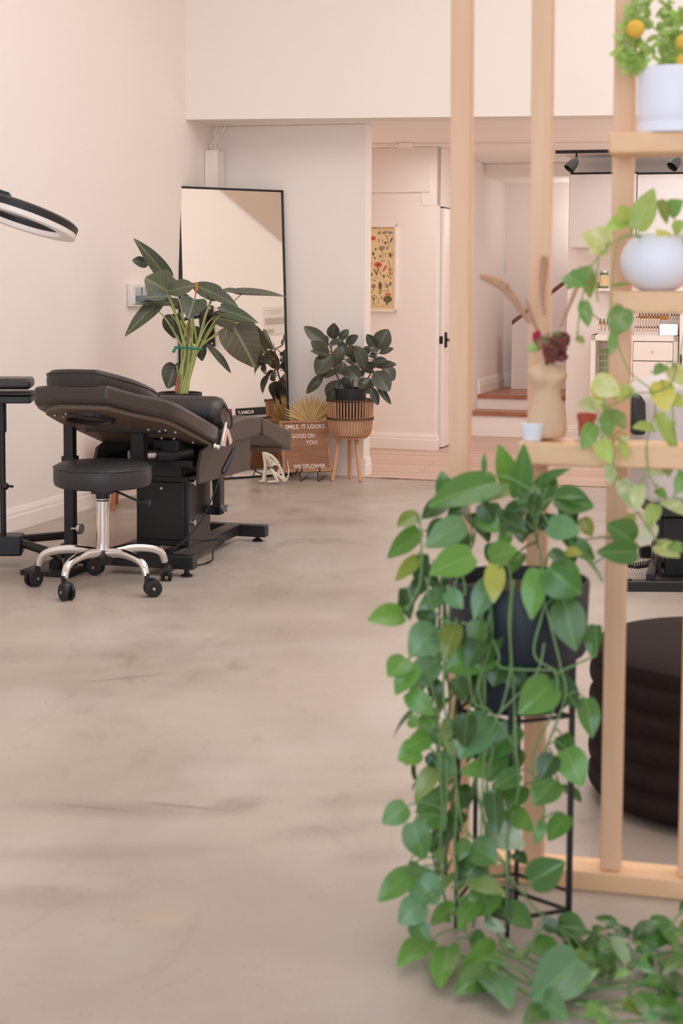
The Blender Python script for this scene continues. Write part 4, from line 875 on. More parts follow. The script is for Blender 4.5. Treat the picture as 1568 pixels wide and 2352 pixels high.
# skeleton dog, sitting, facing left and away
sk = thing('skeleton_dog_figure', 'small white toy skeleton of a sitting dog in front of the mirror', 'figurine', Fl(632, 1106))
dS = 10.18
def K(x, y, o=0): return At(500+x*.1786, 880+y*.1786, dS+o)   # from the close view
bm = nb()
spine = smooth_path([K(590, 900, .02), K(640, 915), K(700, 945), K(760, 1010), K(800, 1090), K(835, 1170), K(850, 1240), K(840, 1262)], 5)
tube(bm, spine, .007, 6)
for i in range(0, len(spine)-2, 2): ball(bm, spine[i], .0125, (1, 1, .9), 6)
obj('spine', bm, 'bone', sk)
bm = nb(); tube(bm, smooth_path([K(840, 1262), K(880, 1245), K(905, 1190), K(912, 1120), K(903, 1060), K(895, 1000)], 5), [.007-.0002*i for i in range(26)], 6); obj('tail', bm, 'bone', sk)
bm = nb()
for k in range(9):
    t = k/8; a_ = K(630+150*t, 925+130*t*1.0); 
    b2 = K(600+55*t, 960+110*t)
    for sgn in (-1, 1):
        tube(bm, smooth_path([a_, a_.lerp(b2, .35)+V(-.005, sgn*.035, .008), a_.lerp(b2, .8)+V(0, sgn*.03, 0), b2], 3), .0043, 5)
tube(bm, [K(595, 940), K(655, 1075)], .005, 6)
obj('rib_cage', bm, 'bone', sk)
for sgn, ox in ((-.03, 0), (.03, 22)):
    bm = nb(); tube(bm, smooth_path([K(585+ox, 915, sgn), K(605+ox, 1060, sgn), K(590+ox, 1160, sgn), K(580+ox, 1262, sgn)], 4), .008, 6)
    ball(bm, K(605+ox, 1065, sgn), .010, seg=8); tube(bm, [K(590+ox, 1255, sgn), K(535+ox, 1262, sgn)], [.008, .006], 6); obj('front_leg', bm, 'bone', sk)
for sgn, ox in ((-.04, 0), (.04, -5)):
    bm = nb(); tube(bm, [K(830+ox, 1230, sgn*.3), K(690+ox, 1120, sgn)], [.011, .009], 6); ball(bm, K(690+ox, 1118, sgn), .012, seg=8)
    tube(bm, [K(690+ox, 1118, sgn), K(770+ox, 1255, sgn)], .009, 6); tube(bm, smooth_path([K(785+ox, 1262, sgn), K(720+ox, 1265, sgn), K(640+ox, 1270, sgn)], 3), [.008]*3+[.0075]*3+[.006], 6)
    tube(bm, [K(700+ox, 1075, sgn), K(705+ox, 1000, sgn)], .005, 6)
    obj('hind_leg', bm, 'bone', sk)
bm = nb(); tube(bm, smooth_path([K(590, 900, .02), K(575, 840, .03), K(560, 800, .05)], 3), .008, 6); obj('neck', bm, 'bone', sk)
bm = nb(); c = K(545, 775, .06); ball(bm, c, .028, (1, 1, .9), 10); tube(bm, [c+V(-.01, 0, -.005), c+V(-.05, 0, -.018), c+V(-.075, 0, -.022)], [.02, .013, .009], 8); tube(bm, [c+V(-.01, 0, -.025), c+V(-.06, 0, -.036)], [.008, .005], 6); obj('skull', bm, 'bone', sk)

# ================================================================== BASKET PLANTER WITH RUBBER PLANT
pc = V(At(804, 1000, 10.42).x, 10.42, 0)
zb0 = At(804, 1004, 10.42).z; zt0 = At(804, 917, 10.42).z; Rb = .152
pt = thing('rattan_planter', 'round rattan planter basket on three wooden legs', 'planter', pc)
bm = nb(); n_ = 44
for k in range(n_):
    t = 2*PI*k/n_; d = V(math.cos(t), math.sin(t), 0); w_ = V(-d.y, d.x, 0)
    pr = [(Rb, zt0), (Rb*.985, zt0-.06), (Rb*.96, zt0-.15), (Rb*.93, zb0+.06), (Rb*.86, zb0+.02), (Rb*.7, zb0+.003)]
    tube(bm, [pc+d*r+V(0, 0, z) for r, z in smooth_path([(a, 0, b) for a, b in pr], 1) and pr], .0052, 6)
obj('basket_slats', bm, 'rattan', pt)
for z, r_ in ((zt0-.004, Rb+.002), (zt0-.125, Rb*.965+.002)):
    bm = nb(); tube(bm, [pc+V(r_*math.cos(t), r_*math.sin(t), z) for t in [2*PI*k/48 for k in range(49)]], .0042, 6, cap=False)
    for k in range(44):
        t = 2*PI*k/44; tube(bm, [pc+V((r_+.006)*math.cos(t), (r_+.006)*math.sin(t), z-.008), pc+V((r_+.006)*math.cos(t+.12), (r_+.006)*math.sin(t+.12), z+.008)], .0028, 5)
    obj('binding', bm, 'rattandark', pt)
bm = nb(); lathe(bm, [(0, zb0+.01), (Rb*.80, zb0+.014), (Rb*.88, zb0+.05), (Rb*.9, zb0+.13), (Rb*.90, zb0+.135), (Rb*.87, zb0+.13)], pc, 32); obj('liner', bm, 'liner', pt)
bm = nb(); lathe(bm, [(Rb*.2, zb0+.004), (Rb*.74, zb0-.004), (Rb*.74, zb0+.006), (Rb*.2, zb0+.014)], pc, 32); obj('base_ring', bm, 'rattan', pt)
for (x1, y1, x2, y2) in ((779, 1003, 763, 1105), (803, 1003, 803, 1099), (818, 1003, 827, 1107)):
    dB = 4680/(y2-655-1); a_ = At(x1, y1, (pc.y+dB)/2); b2 = Fl(x2, y2); a_.z = zb0+.002
    bm = nb(); tube(bm, [a_, b2+V(0, 0, .002)], [.0145, .012], 14); obj('leg', bm, 'legwood', pt)
rp = thing('rubber_plant', 'dark-leaved rubber plant in a black nursery pot inside the rattan planter', 'plant', pc+V(0, 0, zb0+.02))
zp0 = At(808, 891, 10.42).z
bm = nb(); lathe(bm, [(0, zb0+.02), (.085, zb0+.02), (.108, zp0), (.113, zp0), (.113, zp0-.012), (.106, zp0-.012), (.10, zp0-.03), (0, zp0-.03)], pc, 32); obj('nursery_pot', bm, 'potblack', rp)
RL = [(870, 330, 670, 165, 85), (900, 270, 910, 140, 80), (862, 300, 835, 235, 30), (950, 280, 1025, 190, 52), (1000, 310, 1100, 240, 60), (872, 395, 725, 285, 80), (865, 385, 725, 362, 44), (900, 405, 765, 545, 125), (870, 305, 990, 280, 45), (1000, 400, 950, 280, 62), (930, 460, 940, 330, 84), (1060, 410, 1040, 310, 84), (1150, 495, 1070, 315, 92), (860, 470, 990, 460, 60), (1000, 440, 1110, 450, 74), (955, 540, 990, 450, 84), (1010, 485, 1112, 588, 92), (830, 530, 690, 700, 62), (905, 505, 835, 575, 76), (950, 590, 870, 755, 125), (995, 560, 985, 697, 88), (1098, 590, 1212, 692, 112), (1250, 350, 1162, 228, 66), (1245, 352, 1335, 188, 116), (1260, 382, 1378, 340, 44), (1140, 385, 1205, 330, 54), (1250, 402, 1175, 398, 44), (1220, 480, 1402, 468, 58), (1222, 520, 1345, 682, 118), (1290, 480, 1382, 595, 92), (1230, 590, 1358, 785, 46), (1203, 640, 1256, 790, 56), (1215, 330, 1232, 385, 60), (1110, 515, 1138, 560, 44), (1215, 440, 1330, 440, 50), (1240, 455, 1170, 500, 50), (900, 470, 1010, 530, 80), (1040, 430, 1120, 380, 70), (850, 440, 780, 420, 60), (1150, 430, 1190, 540, 70)]
lv = Leaves(); stemsP = []
for i, (x0, y0, x1, y1, w_) in enumerate(RL):
    cxp = 1040; sx = (x0-cxp)/350; o = random.uniform(-.13, .10)*(1-min(1, abs(sx))*.3) if i > 0 else 0
    b0 = At(500+x0*.2934, 700+y0*.2933, 10.42+o); t0 = At(500+x1*.2934, 700+y1*.2933, 10.42+o*1.4+random.uniform(-.05, .03))
    mpp = .2934*10.42/3600
    nrm = (CAM-b0).normalized()+V(random.uniform(-.35, .35), 0, random.uniform(.0, .6))
    lv.add(b0, t0, w_*mpp*1.3, nrm, 'ellip', .22, random.uniform(.02, .12), lc(74, 78, 66, .2), 0); stemsP.append(b0)
# far-side leaves, seen in the mirror
for k in range(8):
    t = random.uniform(0, PI); h = random.uniform(.05, .22); b0 = pc+V(math.cos(t)*.08, abs(math.sin(t))*.09, zp0+h); t0 = b0+V(math.cos(t)*.14, math.sin(t)*.14, random.uniform(-.06, .14))
    lv.add(b0, t0, .065, V(0, .3, 1), 'ellip', .2, .08, lc(74, 78, 66, .2), 0); stemsP.append(b0)
lv.build('foliage', 'rubber_leaf', rp)
bm = nb()
trunks = [((-.03, 0), (885, 330)), ((.02, .02), (1050, 380)), ((.05, 0), (1240, 350))]
tp = []
for (ox, oy), (tx, ty) in trunks:
    a_ = pc+V(ox, oy, zp0-.03); b2 = At(500+tx*.2934, 700+ty*.2933, 10.42); mid = a_.lerp(b2, .45)+V((b2.x-a_.x)*.25, 0, 0); pth = smooth_path([a_, mid, b2], 8); tube(bm, pth, .0055, 6); tp += pth
for b0 in stemsP:
    n_ = min(tp, key=lambda q: (q-b0).length+max(0, q.z-b0.z)*1.5); tube(bm, [n_, b0], .003, 5)
obj('stems', bm, 'stembrown', rp)

# ================================================================== ALOCASIA
DA = 9.0
ac = V(At(413, 900, DA).x, DA, 0); zr = At(413, 901, DA).z; RA = .127
stt = thing('wooden_side_table', 'low orange-brown wooden side table behind the bed carrying the big-leaved plant', 'side table', ac)
ztb = zr-.24
bm = nb(); box(bm, ac+V(-.12, 0, ztb-.015), (.62, .36, .03), -.28); obj('tabletop', bm, 'orangewood', stt, bevel=.004)
bm = nb(); box(bm, ac+V(-.12, 0, ztb-.13), (.58, .33, .16), -.28); obj('cabinet_body', bm, 'orangewood', stt)
for (x, y) in ((-.4, .2), (-.38, -.08), (.13, -.2), (.2, .08)):
    bm = nb(); tube(bm, [ac+V(x*.95, y*.8, ztb-.2), ac+V(x, y, 0)], [.018, .012], 10); obj('leg', bm, 'orangewood', stt)
al = thing('alocasia_plant', 'elephant ear plant with large arrow-shaped leaves tied with green tape', 'plant', ac+V(0, 0, ztb))
bm = nb(); lathe(bm, [(0, ztb+.001), (.095, ztb+.001), (.118, zr-.03), (RA, zr-.028), (RA, zr), (RA-.008, zr), (RA-.012, zr-.035), (0, zr-.04)], ac, 40); obj('nursery_pot', bm, 'potblack', al)
bm = nb(); lathe(bm, [(0, zr-.03), (.112, zr-.034)], ac, 24); obj('soil', bm, 'soil', al)
def Aq(x, y, o=0): return At(260+x*.2679, 520+y*.2679, DA+o)
mA = .2679*DA/3600
AL = [ # base, tip, width, shape, depth base, depth tip, normal tilt (x,z), colour
 (425, 400, 165, 88, 150, 'arrow', .1, -.02, (.5, .0), (70, 78, 62)),
 (300, 330, 160, 290, 100, 'ellip', .08, .0, (.2, .4), (70, 78, 62)),
 (455, 570, 520, 430, 180, 'heart', -.05, -.02, (0, .3), (92, 102, 82)),
 (462, 555, 262, 440, 300, 'heart', -.05, -.12, (-.1, .25), (92, 102, 82)),
 (470, 560, 700, 505, 150, 'ellip', -.05, -.1, (.0, .4), (92, 102, 82)),
 (470, 600, 260, 610, 90, 'ellip', -.07, -.14, (.0, .4), (88, 98, 80)),
 (480, 655, 155, 668, 85, 'arrow', -.0, -.15, (0, .5), (84, 92, 76)),
 (350, 690, 85, 955, 140, 'arrow', -.05, -.12, (-.2, .3), (76, 84, 64)),
 (870, 580, 645, 490, 160, 'arrow', .0, .05, (0, .4), (86, 92, 74)),
 (690, 640, 640, 800, 230, 'arrow', -.1, -.18, (0, .1), (68, 80, 64)),
 (860, 575, 1082, 698, 120, 'arrow', .0, -.08, (.1, .4), (86, 92, 76)),
 (1110, 570, 1500, 602, 85, 'arrow', .1, .12, (0, .9), (84, 86, 70)),
 (1120, 575, 918, 545, 60, 'ellip', .1, .0, (0, .8), (84, 86, 70)),
 (960, 725, 1255, 832, 125, 'arrow', -.1, -.2, (0, .4), (78, 88, 70)),
 (980, 720, 885, 700, 50, 'ellip', -.1, -.12, (0, .4), (78, 88, 70)),
 (860, 780, 1140, 850, 150, 'heart', 0, .1, (0, .3), (78, 70, 44)),
 (1050, 895, 1225, 1225, 330, 'arrow', -.1, -.1, (.1, .1), (80, 74, 48)),
 (1140, 810, 1310, 1100, 150, 'ellip', .08, .1, (-.3, .3), (74, 70, 50)),
 (500, 760, 530, 970, 190, 'heart', .12, .1, (.2, .2), (66, 60, 46)),
 (790, 1000, 1015, 1262, 70, 'ellip', .05, .0, (.4, .4), (78, 82, 66)),
 (735, 1010, 765, 1162, 100, 'heart', .1, .1, (.2, .2), (66, 62, 44)),
 (530, 1190, 462, 1400, 190, 'heart', .06, .0, (.1, .1), (66, 66, 50)),
 (670, 880, 770, 1030, 140, 'heart', .1, .12, (0, .3), (66, 64, 46)),
 (555, 1160, 545, 1300, 60, 'ellip', .05, .05, (0, .3), (74, 70, 50)),
 (560, 620, 500, 705, 120, 'ellip', .1, .1, (0, .3), (94, 70, 50)),
]
lv = Leaves(); bases = []
for (x0, y0, x1, y1, w_, shp, da, db, nt_, cl) in AL:
    b0 = Aq(x0, y0, da); t0 = Aq(x1, y1, db); nrm = (CAM-b0).normalized()+V(nt_[0], 0, nt_[1])
    lv.add(b0, t0, w_*mA*1.05, nrm, shp, .16, .06, lc(*cl, .08), wave=.015); bases.append((b0, x0, y0))
lv.build('foliage', 'alocasia', al)
bm = nb(); root = ac+V(.01, 0, zr-.035)
for i, (b0, x0, y0) in enumerate(bases):
    if i in (1, 4, 5, 12, 14, 20, 22, 23): continue
    g0 = root+V(random.uniform(-.035, .03), random.uniform(-.03, .03), 0)
    fr_t = (x0-600)/700; tie = Aq(650+max(-85, min(90, fr_t*170)), 1045, random.uniform(-.03, .03))
    if y0 > 1150: tie = Aq(560, 1300, .03)
    tube(bm, smooth_path([g0, g0.lerp(tie, .5)+V(0, 0, .02), tie, tie.lerp(b0, .55)+V(0, 0, .03), b0], 4), [.0095-.0004*k for k in range(17)], 7)
for k in range(8):
    g0 = root+V(random.uniform(-.03, .03), random.uniform(-.03, .03), 0); tie = Aq(random.uniform(570, 720), 1045, random.uniform(-.03, .03)); e = Aq(random.uniform(540, 700), random.uniform(740, 850), random.uniform(-.03, .05))
    tube(bm, smooth_path([g0, g0.lerp(tie, .5), tie, e], 4), .0065, 6)
obj('petioles', bm, 'stempale', al)
bm = nb()
for (a_, b2) in (((545, 1420), (565, 1230)), ((560, 1420), (580, 1270)), ((535, 1420), (548, 1290))): tube(bm, [Aq(*a_, -.04), Aq(*b2, -.035)], [.008, .003], 6)
tube(bm, smooth_path([Aq(640, 1040, -.02), Aq(645, 900, -.02), Aq(650, 790, -.02)]), .005, 6); obj('dry_sheaths', bm, 'drybark', al)
bm = nb(); tube(bm, [Aq(690, 700, -.02), Aq(716, 485, -.04)], .004, 6); box(bm, Aq(715, 515, -.05), (.016, .004, .045)); obj('plant_stake', bm, 'stake', al)
bm = nb(); tube(bm, smooth_path([Aq(530, 1035, -.05), Aq(600, 1040, -.075), Aq(680, 1045, -.075), Aq(760, 1055, -.04), Aq(740, 1050, .05), Aq(600, 1040, .06), Aq(535, 1035, 0), Aq(530, 1035, -.05)]), .006, 6)
tube(bm, [Aq(540, 1035, -.06), Aq(512, 1080, -.07)], [.008, .01], 6); obj('green_tie', bm, 'twine', al)

# ================================================================== THINGS BY THE RIGHT WALL (seen in the mirror)
def rwbox(c, s): pass
Rw = Matrix((-ld, rn, V(0, 0, 1))).transposed()
e0 = Mh(543, 1000, .5); e1 = Mh(640, 960, .5)
tb0 = V(e0.x, e0.y, 0)
sg = 1 if (e1-e0).dot(ld) > 0 else -1
tz = Mh(545, 938, .5).z
tb_ = thing('tool_chest', 'black tool chest with steel drawer pulls reflected in the mirror', 'tool chest', tb0)
def tq(s, z, o): return tb0+ld*sg*s+rn*o+V(0, 0, z)
tz = max(.55, min(1.1, tz))
bm = nb(); hexa(bm, [tq(0, .1, 0), tq(.68, .1, 0), tq(.68, .1, .44), tq(0, .1, .44), tq(0, tz, 0), tq(.68, tz, 0), tq(.68, tz, .44), tq(0, tz, .44)]); obj('body', bm, 'black', tb_, bevel=.004)
zz = tz-.075; dn = 0
while zz > .2:
    bm = nb(); hexa(bm, [tq(.02, zz-.085, -.006), tq(.66, zz-.085, -.006), tq(.66, zz-.085, 0), tq(.02, zz-.085, 0), tq(.02, zz-.005, -.006), tq(.66, zz-.005, -.006), tq(.66, zz-.005, 0), tq(.02, zz-.005, 0)]); dr = obj('drawer', bm, 'black', tb_, smooth=False)
    bm = nb(); hexa(bm, [tq(.04, zz-.03, -.02), tq(.64, zz-.03, -.02), tq(.64, zz-.03, -.006), tq(.04, zz-.03, -.006), tq(.04, zz-.008, -.02), tq(.64, zz-.008, -.02), tq(.64, zz-.008, -.006), tq(.04, zz-.008, -.006)]); obj('drawer_pull', bm, 'steel', dr, smooth=False)
    zz -= .095
bm = nb(); ball(bm, tq(.34, tz-.05, -.004), .012); obj('lock', bm, 'steel', tb_)
xd = ld if (ld.cross(V(0, 0, 1))).dot(-rn) > 0 else -ld
st0 = tq(.05, tz-.06, -.009) if xd.dot(ld*sg) > 0 else tq(.20, tz-.06, -.009)
text_mesh('lettering', 'KOBALT', .045, 'white', st0, xd, (0, 0, 1), tb_, .001, .001)
for k in range(4):
    bm = nb(); c = tq(.06+.56*(k % 2), .05, .06+.32*(k//2)); lathe(bm, [(0, -.015), (.04, -.015), (.045, 0), (.04, .015), (0, .015)], V(c.x, c.y, .05), 16, R=axisR(rn)); obj('caster', bm, 'rubber', tb_)
bm = nb(); c = tq(.42, tz+.001, .2); lathe(bm, [(0, 0), (.05, 0), (.05, .07), (.02, .13), (0, .14)], c, 16); o = obj('tissue_bundle', bm, 'white'); tag(o, 'white bottle-shaped bundle on the tool chest seen in the mirror', 'bundle')
ck = Mh(521, 952, .35)
bm = nb(); box(bm, V(ck.x, ck.y, (ck.z-.045)/2), (.2, .2, ck.z-.045), R=Rw); o = obj('white_pedestal', bm, 'trim'); tag(o, 'white pedestal beside the tool chest', 'pedestal')
bm = nb(); box(bm, V(ck.x, ck.y, ck.z+.005), (.09, .09, .10), R=Rw); o = obj('red_carton', bm, 'red', bevel=.002); tag(o, 'small red carton seen in the mirror left of the tool chest', 'carton')
def RWp(y, z): q = onright(y); return V(q.x, q.y, z)
bm = nb(); prism(bm, [RWp(5.53, ZT), RWp(7.94, 2.2), RWp(9.3, 2.2), RWp(9.4, ZT)], -rn*.05); struct('added_bulkhead', bm, 'tan', 'added tan sloping bulkhead on the right wall that darkens the mirror top')  # made-up bulkhead, shaped to put a dark diagonal in the mirror
# certificate
c0 = Mh(607, 770, .004); c1 = Mh(607, 706, .004); cz0, cz1 = c0.z, c1.z
cf_ = thing('pinned_certificate', 'white printed certificate pinned on the right wall and seen in the mirror', 'certificate', c0)
def cq_(s, z, o=0): return V(c0.x, c0.y, 0)+ld*sg*s-rn*o+V(0, 0, z)
H_ = cz1-cz0; W_ = H_*.9
def sheet(n, m, s0_, s1_, t0_, t1_, o):
    bm = nb(); hexa(bm, [cq_(s0_*W_, cz0+t0_*H_, o-.001), cq_(s1_*W_, cz0+t0_*H_, o-.001), cq_(s1_*W_, cz0+t0_*H_, o), cq_(s0_*W_, cz0+t0_*H_, o), cq_(s0_*W_, cz0+t1_*H_, o-.001), cq_(s1_*W_, cz0+t1_*H_, o-.001), cq_(s1_*W_, cz0+t1_*H_, o), cq_(s0_*W_, cz0+t1_*H_, o)]); obj(n, bm, m, cf_, smooth=False)
sheet('sheet', 'paper', 0, 1, 0, 1, .002)
for q in ((.06, .94, .36, .60), (.08, .4, .05, .2), (.2, .8, .86, .88), (.25, .75, .80, .82), (.3, .7, .74, .76)): sheet('printed_block', 'papergrey', *q, .003)
# wall arm
wa = Mh(476, 750, 0)
wq = thing('wall_mount_arm', 'black folding wall bracket on the right wall seen in the mirror', 'wall bracket', wa)
bm = nb(); box(bm, wa-rn*.015, (.16, .03, .44), R=Rw); obj('wall_plate', bm, 'black', wq, bevel=.004)
bm = nb(); box(bm, wa-rn*.13+V(0, 0, 0), (.05, .2, .28), R=Rw); tube(bm, [wa-rn*.2+V(0, 0, .1), wa-rn*.42-ld*.2+V(0, 0, .05)], .02, 8); obj('arm', bm, 'black', wq, bevel=.003)
for (a_, b2) in ((-.05, .19), (.05, .19), (-.05, -.19), (.05, -.19)): bm = nb(); ball(bm, wa-rn*.032+ld*a_+V(0, 0, b2), .014); obj('screw', bm, 'steel', wq)

# ================================================================== SECOND BED (right)
# dark base and pale covered seat
rb = thing('treatment_chair', 'grey-covered treatment chair on a black steel base at the right edge', 'treatment chair', Fl(1560, 1330))
def rbb(n, m, x0, y0, x1, y1, d0, d1, bev=.006):
    a_ = At(x0, y1, d0); b2 = At(x1, y0, d0); bm = nb()
    box(bm, V((a_.x+b2.x)/2, (d0+d1)/2, (a_.z+b2.z)/2), (b2.x-a_.x, d1-d0, b2.z-a_.z)); return obj(n, bm, m, rb, bevel=bev, seg=3)
rbb('front_crossbar', 'black', 1437, 1337, 1760, 1364, 6.62, 6.68)
rbb('rear_crossbar', 'black', 1470, 1256, 1700, 1280, 7.45, 7.51)
for (px, py, d) in ((1447, 1378, 6.65), (1740, 1378, 6.65), (1489, 1290, 7.47), (1690, 1290, 7.47)):
    f = At(px, 1200, d); bm = nb(); lathe(bm, [(0, 0), (.024, 0), (.024, .008), (.012, .014), (.012, .05), (0, .05)], V(f.x, f.y, 0), 16); obj('levelling_foot', bm, 'rubber', rb)
bm = nb(); a_ = At(1492, 1345, 6.66); b2 = At(1520, 1290, 7.4); tube(bm, [V(a_.x, 6.66, .05), V(b2.x, 7.46, .06)], .025, 4); a2 = At(1600, 1345, 6.66); b3 = At(1620, 1290, 7.4); tube(bm, [V(a2.x, 6.66, .05), V(b3.x, 7.46, .06)], .025, 4); obj('long_beam', bm, 'black', rb)
rbb('post', 'black', 1507, 1185, 1522, 1320, 6.85, 6.9)
rbb('cross_plate', 'black', 1520, 1189, 1640, 1246, 6.85, 6.9)
rbb('lift_column', 'black', 1524, 1250, 1640, 1322, 6.9, 7.2)
rbb('seat_pan', 'black', 1500, 1160, 1720, 1188, 6.75, 7.3)
bm = nb(); c0_ = At(1500, 1080, 6.75); 
pts = [(1488, 1160), (1484, 1060), (1462, 1000), (1450, 940), (1475, 905), (1520, 880), (1600, 872), (1700, 900), (1730, 1160)]
prism(bm, [At(x, y, 6.75) for x, y in pts], V(.0, .5, 0)); obj('covered_backrest', bm, 'greycover', rb, bevel=.04, seg=4)
bm = nb(); pts = [(1448, 910), (1470, 903), (1484, 925), (1486, 1000), (1450, 1000)]
prism(bm, [At(x, y, 6.62) for x, y in pts], V(.0, .3, 0)); obj('armrest', bm, 'leather', rb, bevel=.02, seg=3)
bm = nb(); pa = []
c0_ = smooth_path([At(1440, 1296, 7.0), At(1465, 1299, 7.02), At(1490, 1294, 7.04), At(1506, 1280, 7.05)], 24)
for i, p in enumerate(c0_): pa.append(p+V(0, .014*math.sin(i*1.3), .014*math.cos(i*1.3)))
tube(bm, pa, .004, 5); o = obj('coiled_cable', bm, 'rubber', rb)

# ================================================================== OTTOMAN
oc = V(1.0, 3.92, 0); Ro = .36
ot = thing('round_ottoman', 'dark brown round ottoman with ribbed sides behind the timber frame', 'ottoman', oc)
bm = nb(); prof = [(0, .012), (Ro*.9, .012)]
for k in range(5):
    z = .02+.066*k; prof += [(Ro*.96, z), (Ro, z+.02), (Ro*1.005, z+.033), (Ro, z+.048), (Ro*.965, z+.063)]
prof += [(Ro*.985, .365), (Ro*.975, .385), (Ro*.93, .398), (Ro*.6, .405), (0, .407)]
lathe(bm, prof, oc, 64); obj('cushion', bm, 'ottoman', ot)
bm = nb(); lathe(bm, [(0, 0), (Ro*.8, 0), (Ro*.8, .014), (0, .014)], oc, 32); obj('base', bm, 'black', ot)

# ================================================================== TIMBER FRAME
f0, f1 = Fl(1025, 2014), Fl(1568, 2068); fdv = (f1-f0).normalized(); fn = V(fdv.y, -fdv.x, 0)   # towards camera
tf = thing('timber_room_divider', 'pale pine timber room divider with vertical posts and staggered shelves', 'room divider', f0)
def fpl(px, py, off=0):
    r = ray(px, py); k = (f0+fn*off-CAM).dot(fn)/r.dot(fn); return CAM+r*k
PW_ = .044
bm = nb(); a_ = f0-fdv*.0; b2 = f0+fdv*1.6
prism(bm, [(a_.x, a_.y, 0.0), (b2.x, b2.y, 0), (b2.x, b2.y, .042), (a_.x, a_.y, .042)], -fn*.09); obj('bottom_rail', bm, 'shelfpine', tf, smooth=False, bevel=.003)
for (xb, xt) in ((1025, 1035), (1199, 1221), (1377, 1412), (1556, 1600)):
    p = fpl(xb, 1985, -.02); q = fpl(xt, 0, -.02); s = (p-f0).dot(fdv); s2 = (q-f0).dot(fdv); q = f0+fdv*s2; p = f0+fdv*s
    s3 = s+(s2-s)*2.6/1.9 if False else s2
    zt_ = fpl(xt, 0, -.02).z; zx = 2.9; kx = (zx-.042)/(zt_-.05)
    q = p+(q-p)*kx
    bm = nb(); o_ = -fn*.02
    hexa(bm, [V(*(v_.to_2d()), .042) if False else V(v_.x, v_.y, .042) for v_ in (p+o_, p+o_+fdv*PW_, p+o_+fdv*PW_-fn*.045, p+o_-fn*.045)] + [V(v_.x, v_.y, zx) for v_ in (q+o_, q+o_+fdv*PW_, q+o_+fdv*PW_-fn*.045, q+o_-fn*.045)])
    obj('post', bm, 'pine', tf, smooth=False, bevel=.003)
def shelf(px, ytop, ybot, L_):
    off = .10
    a_ = fpl(px, ytop, off); zb_ = fpl(px, ybot, off).z; bm = nb(); b2 = a_+fdv*L_
    prism(bm, [(a_.x, a_.y, zb_), (b2.x, b2.y, zb_), (b2.x, b2.y, a_.z), (a_.x, a_.y, a_.z)], -fn*.118); obj('shelf', bm, 'shelfpine', tf, smooth=False, bevel=.005); return a_
sh1 = shelf(1398, 304, 352, .62); sh2 = shelf(1398, 668, 719, .62); sh3 = shelf(1189, 1015, 1067, .82)
def onshelf(sh, px, dep=.06):
    r = ray(px, 700); p = sh-fn*dep; k = (p-CAM).dot(fn)/r.dot(fn); q = CAM+r*k; return V(q.x, q.y, sh.z+.0005)

# pot with airy plant on top shelf
c = onshelf(sh1, 1531); s_ = c.y/3600
tp_ = thing('potted_herb', 'white cylinder pot of airy small-leaved stems on the top shelf', 'potted plant', c)
R1 = 77*s_; Hh = At(1531, 158, c.y).z-c.z
bm = nb(); lathe(bm, [(0, 0), (R1, 0), (R1*1.0, .005), (R1*.98, .018), (R1*.955, .020), (R1*.955, .026), (R1*.99, .03), (R1, .036), (R1, Hh-.006), (R1*.97, Hh), (R1*.90, Hh-.003), (R1*.88, Hh-.02), (0, Hh-.025)], c, 48); obj('pot', bm, 'ceramic', tp_)
bm = nb(); lv = Leaves(); fl_ = nb()
def T5(x, y, o=0): return At(1080+x*.3112, y*.3112, c.y+o)
stems = [[(1440, 510), (1455, 400), (1490, 300), (1480, 150), (1440, 30)], [(1250, 500), (1180, 480), (1120, 420), (1130, 280), (1200, 120), (1240, 0)], [(1500, 510), (1490, 350), (1540, 200), (1568, 60)], [(1250, 500), (1290, 380), (1350, 350)], [(1250, 505), (1220, 330), (1216, 230)], [(1420, 510), (1400, 260), (1300, 150), (1330, -60)], [(1440, 510), (1560, 400), (1620, 250), (1700, 100)]]
for st_ in stems:
    o = random.uniform(-.04, .04); pth = smooth_path([T5(1450, 515), ] + [T5(x, y, o) for x, y in st_], 6); tube(bm, pth, .0018, 5)
    for i, p in enumerate(pth[6:]):
        for k in range(2):
            d = V(random.uniform(-1, 1), random.uniform(-.8, .8), random.uniform(-.8, .8)).normalized()
            lv.add(p, p+d*random.uniform(.018, .034), random.uniform(.010, .018), V(random.uniform(-.4, .4), -1, .5), 'ellip', .1, .1, lc(166, 194, 100, .25), 0)
obj('stems', bm, 'stemlight', tp_); lv.build('foliage', 'pothosl', tp_)
for (x, y, r_) in ((1216, 215, .0185), (1565, 310, .014), (1562, 450, .013)): bm = nb(); ball(bm, T5(x, y, -.03), r_, seg=14); obj('flower_ball', bm, 'yellow', tp_)

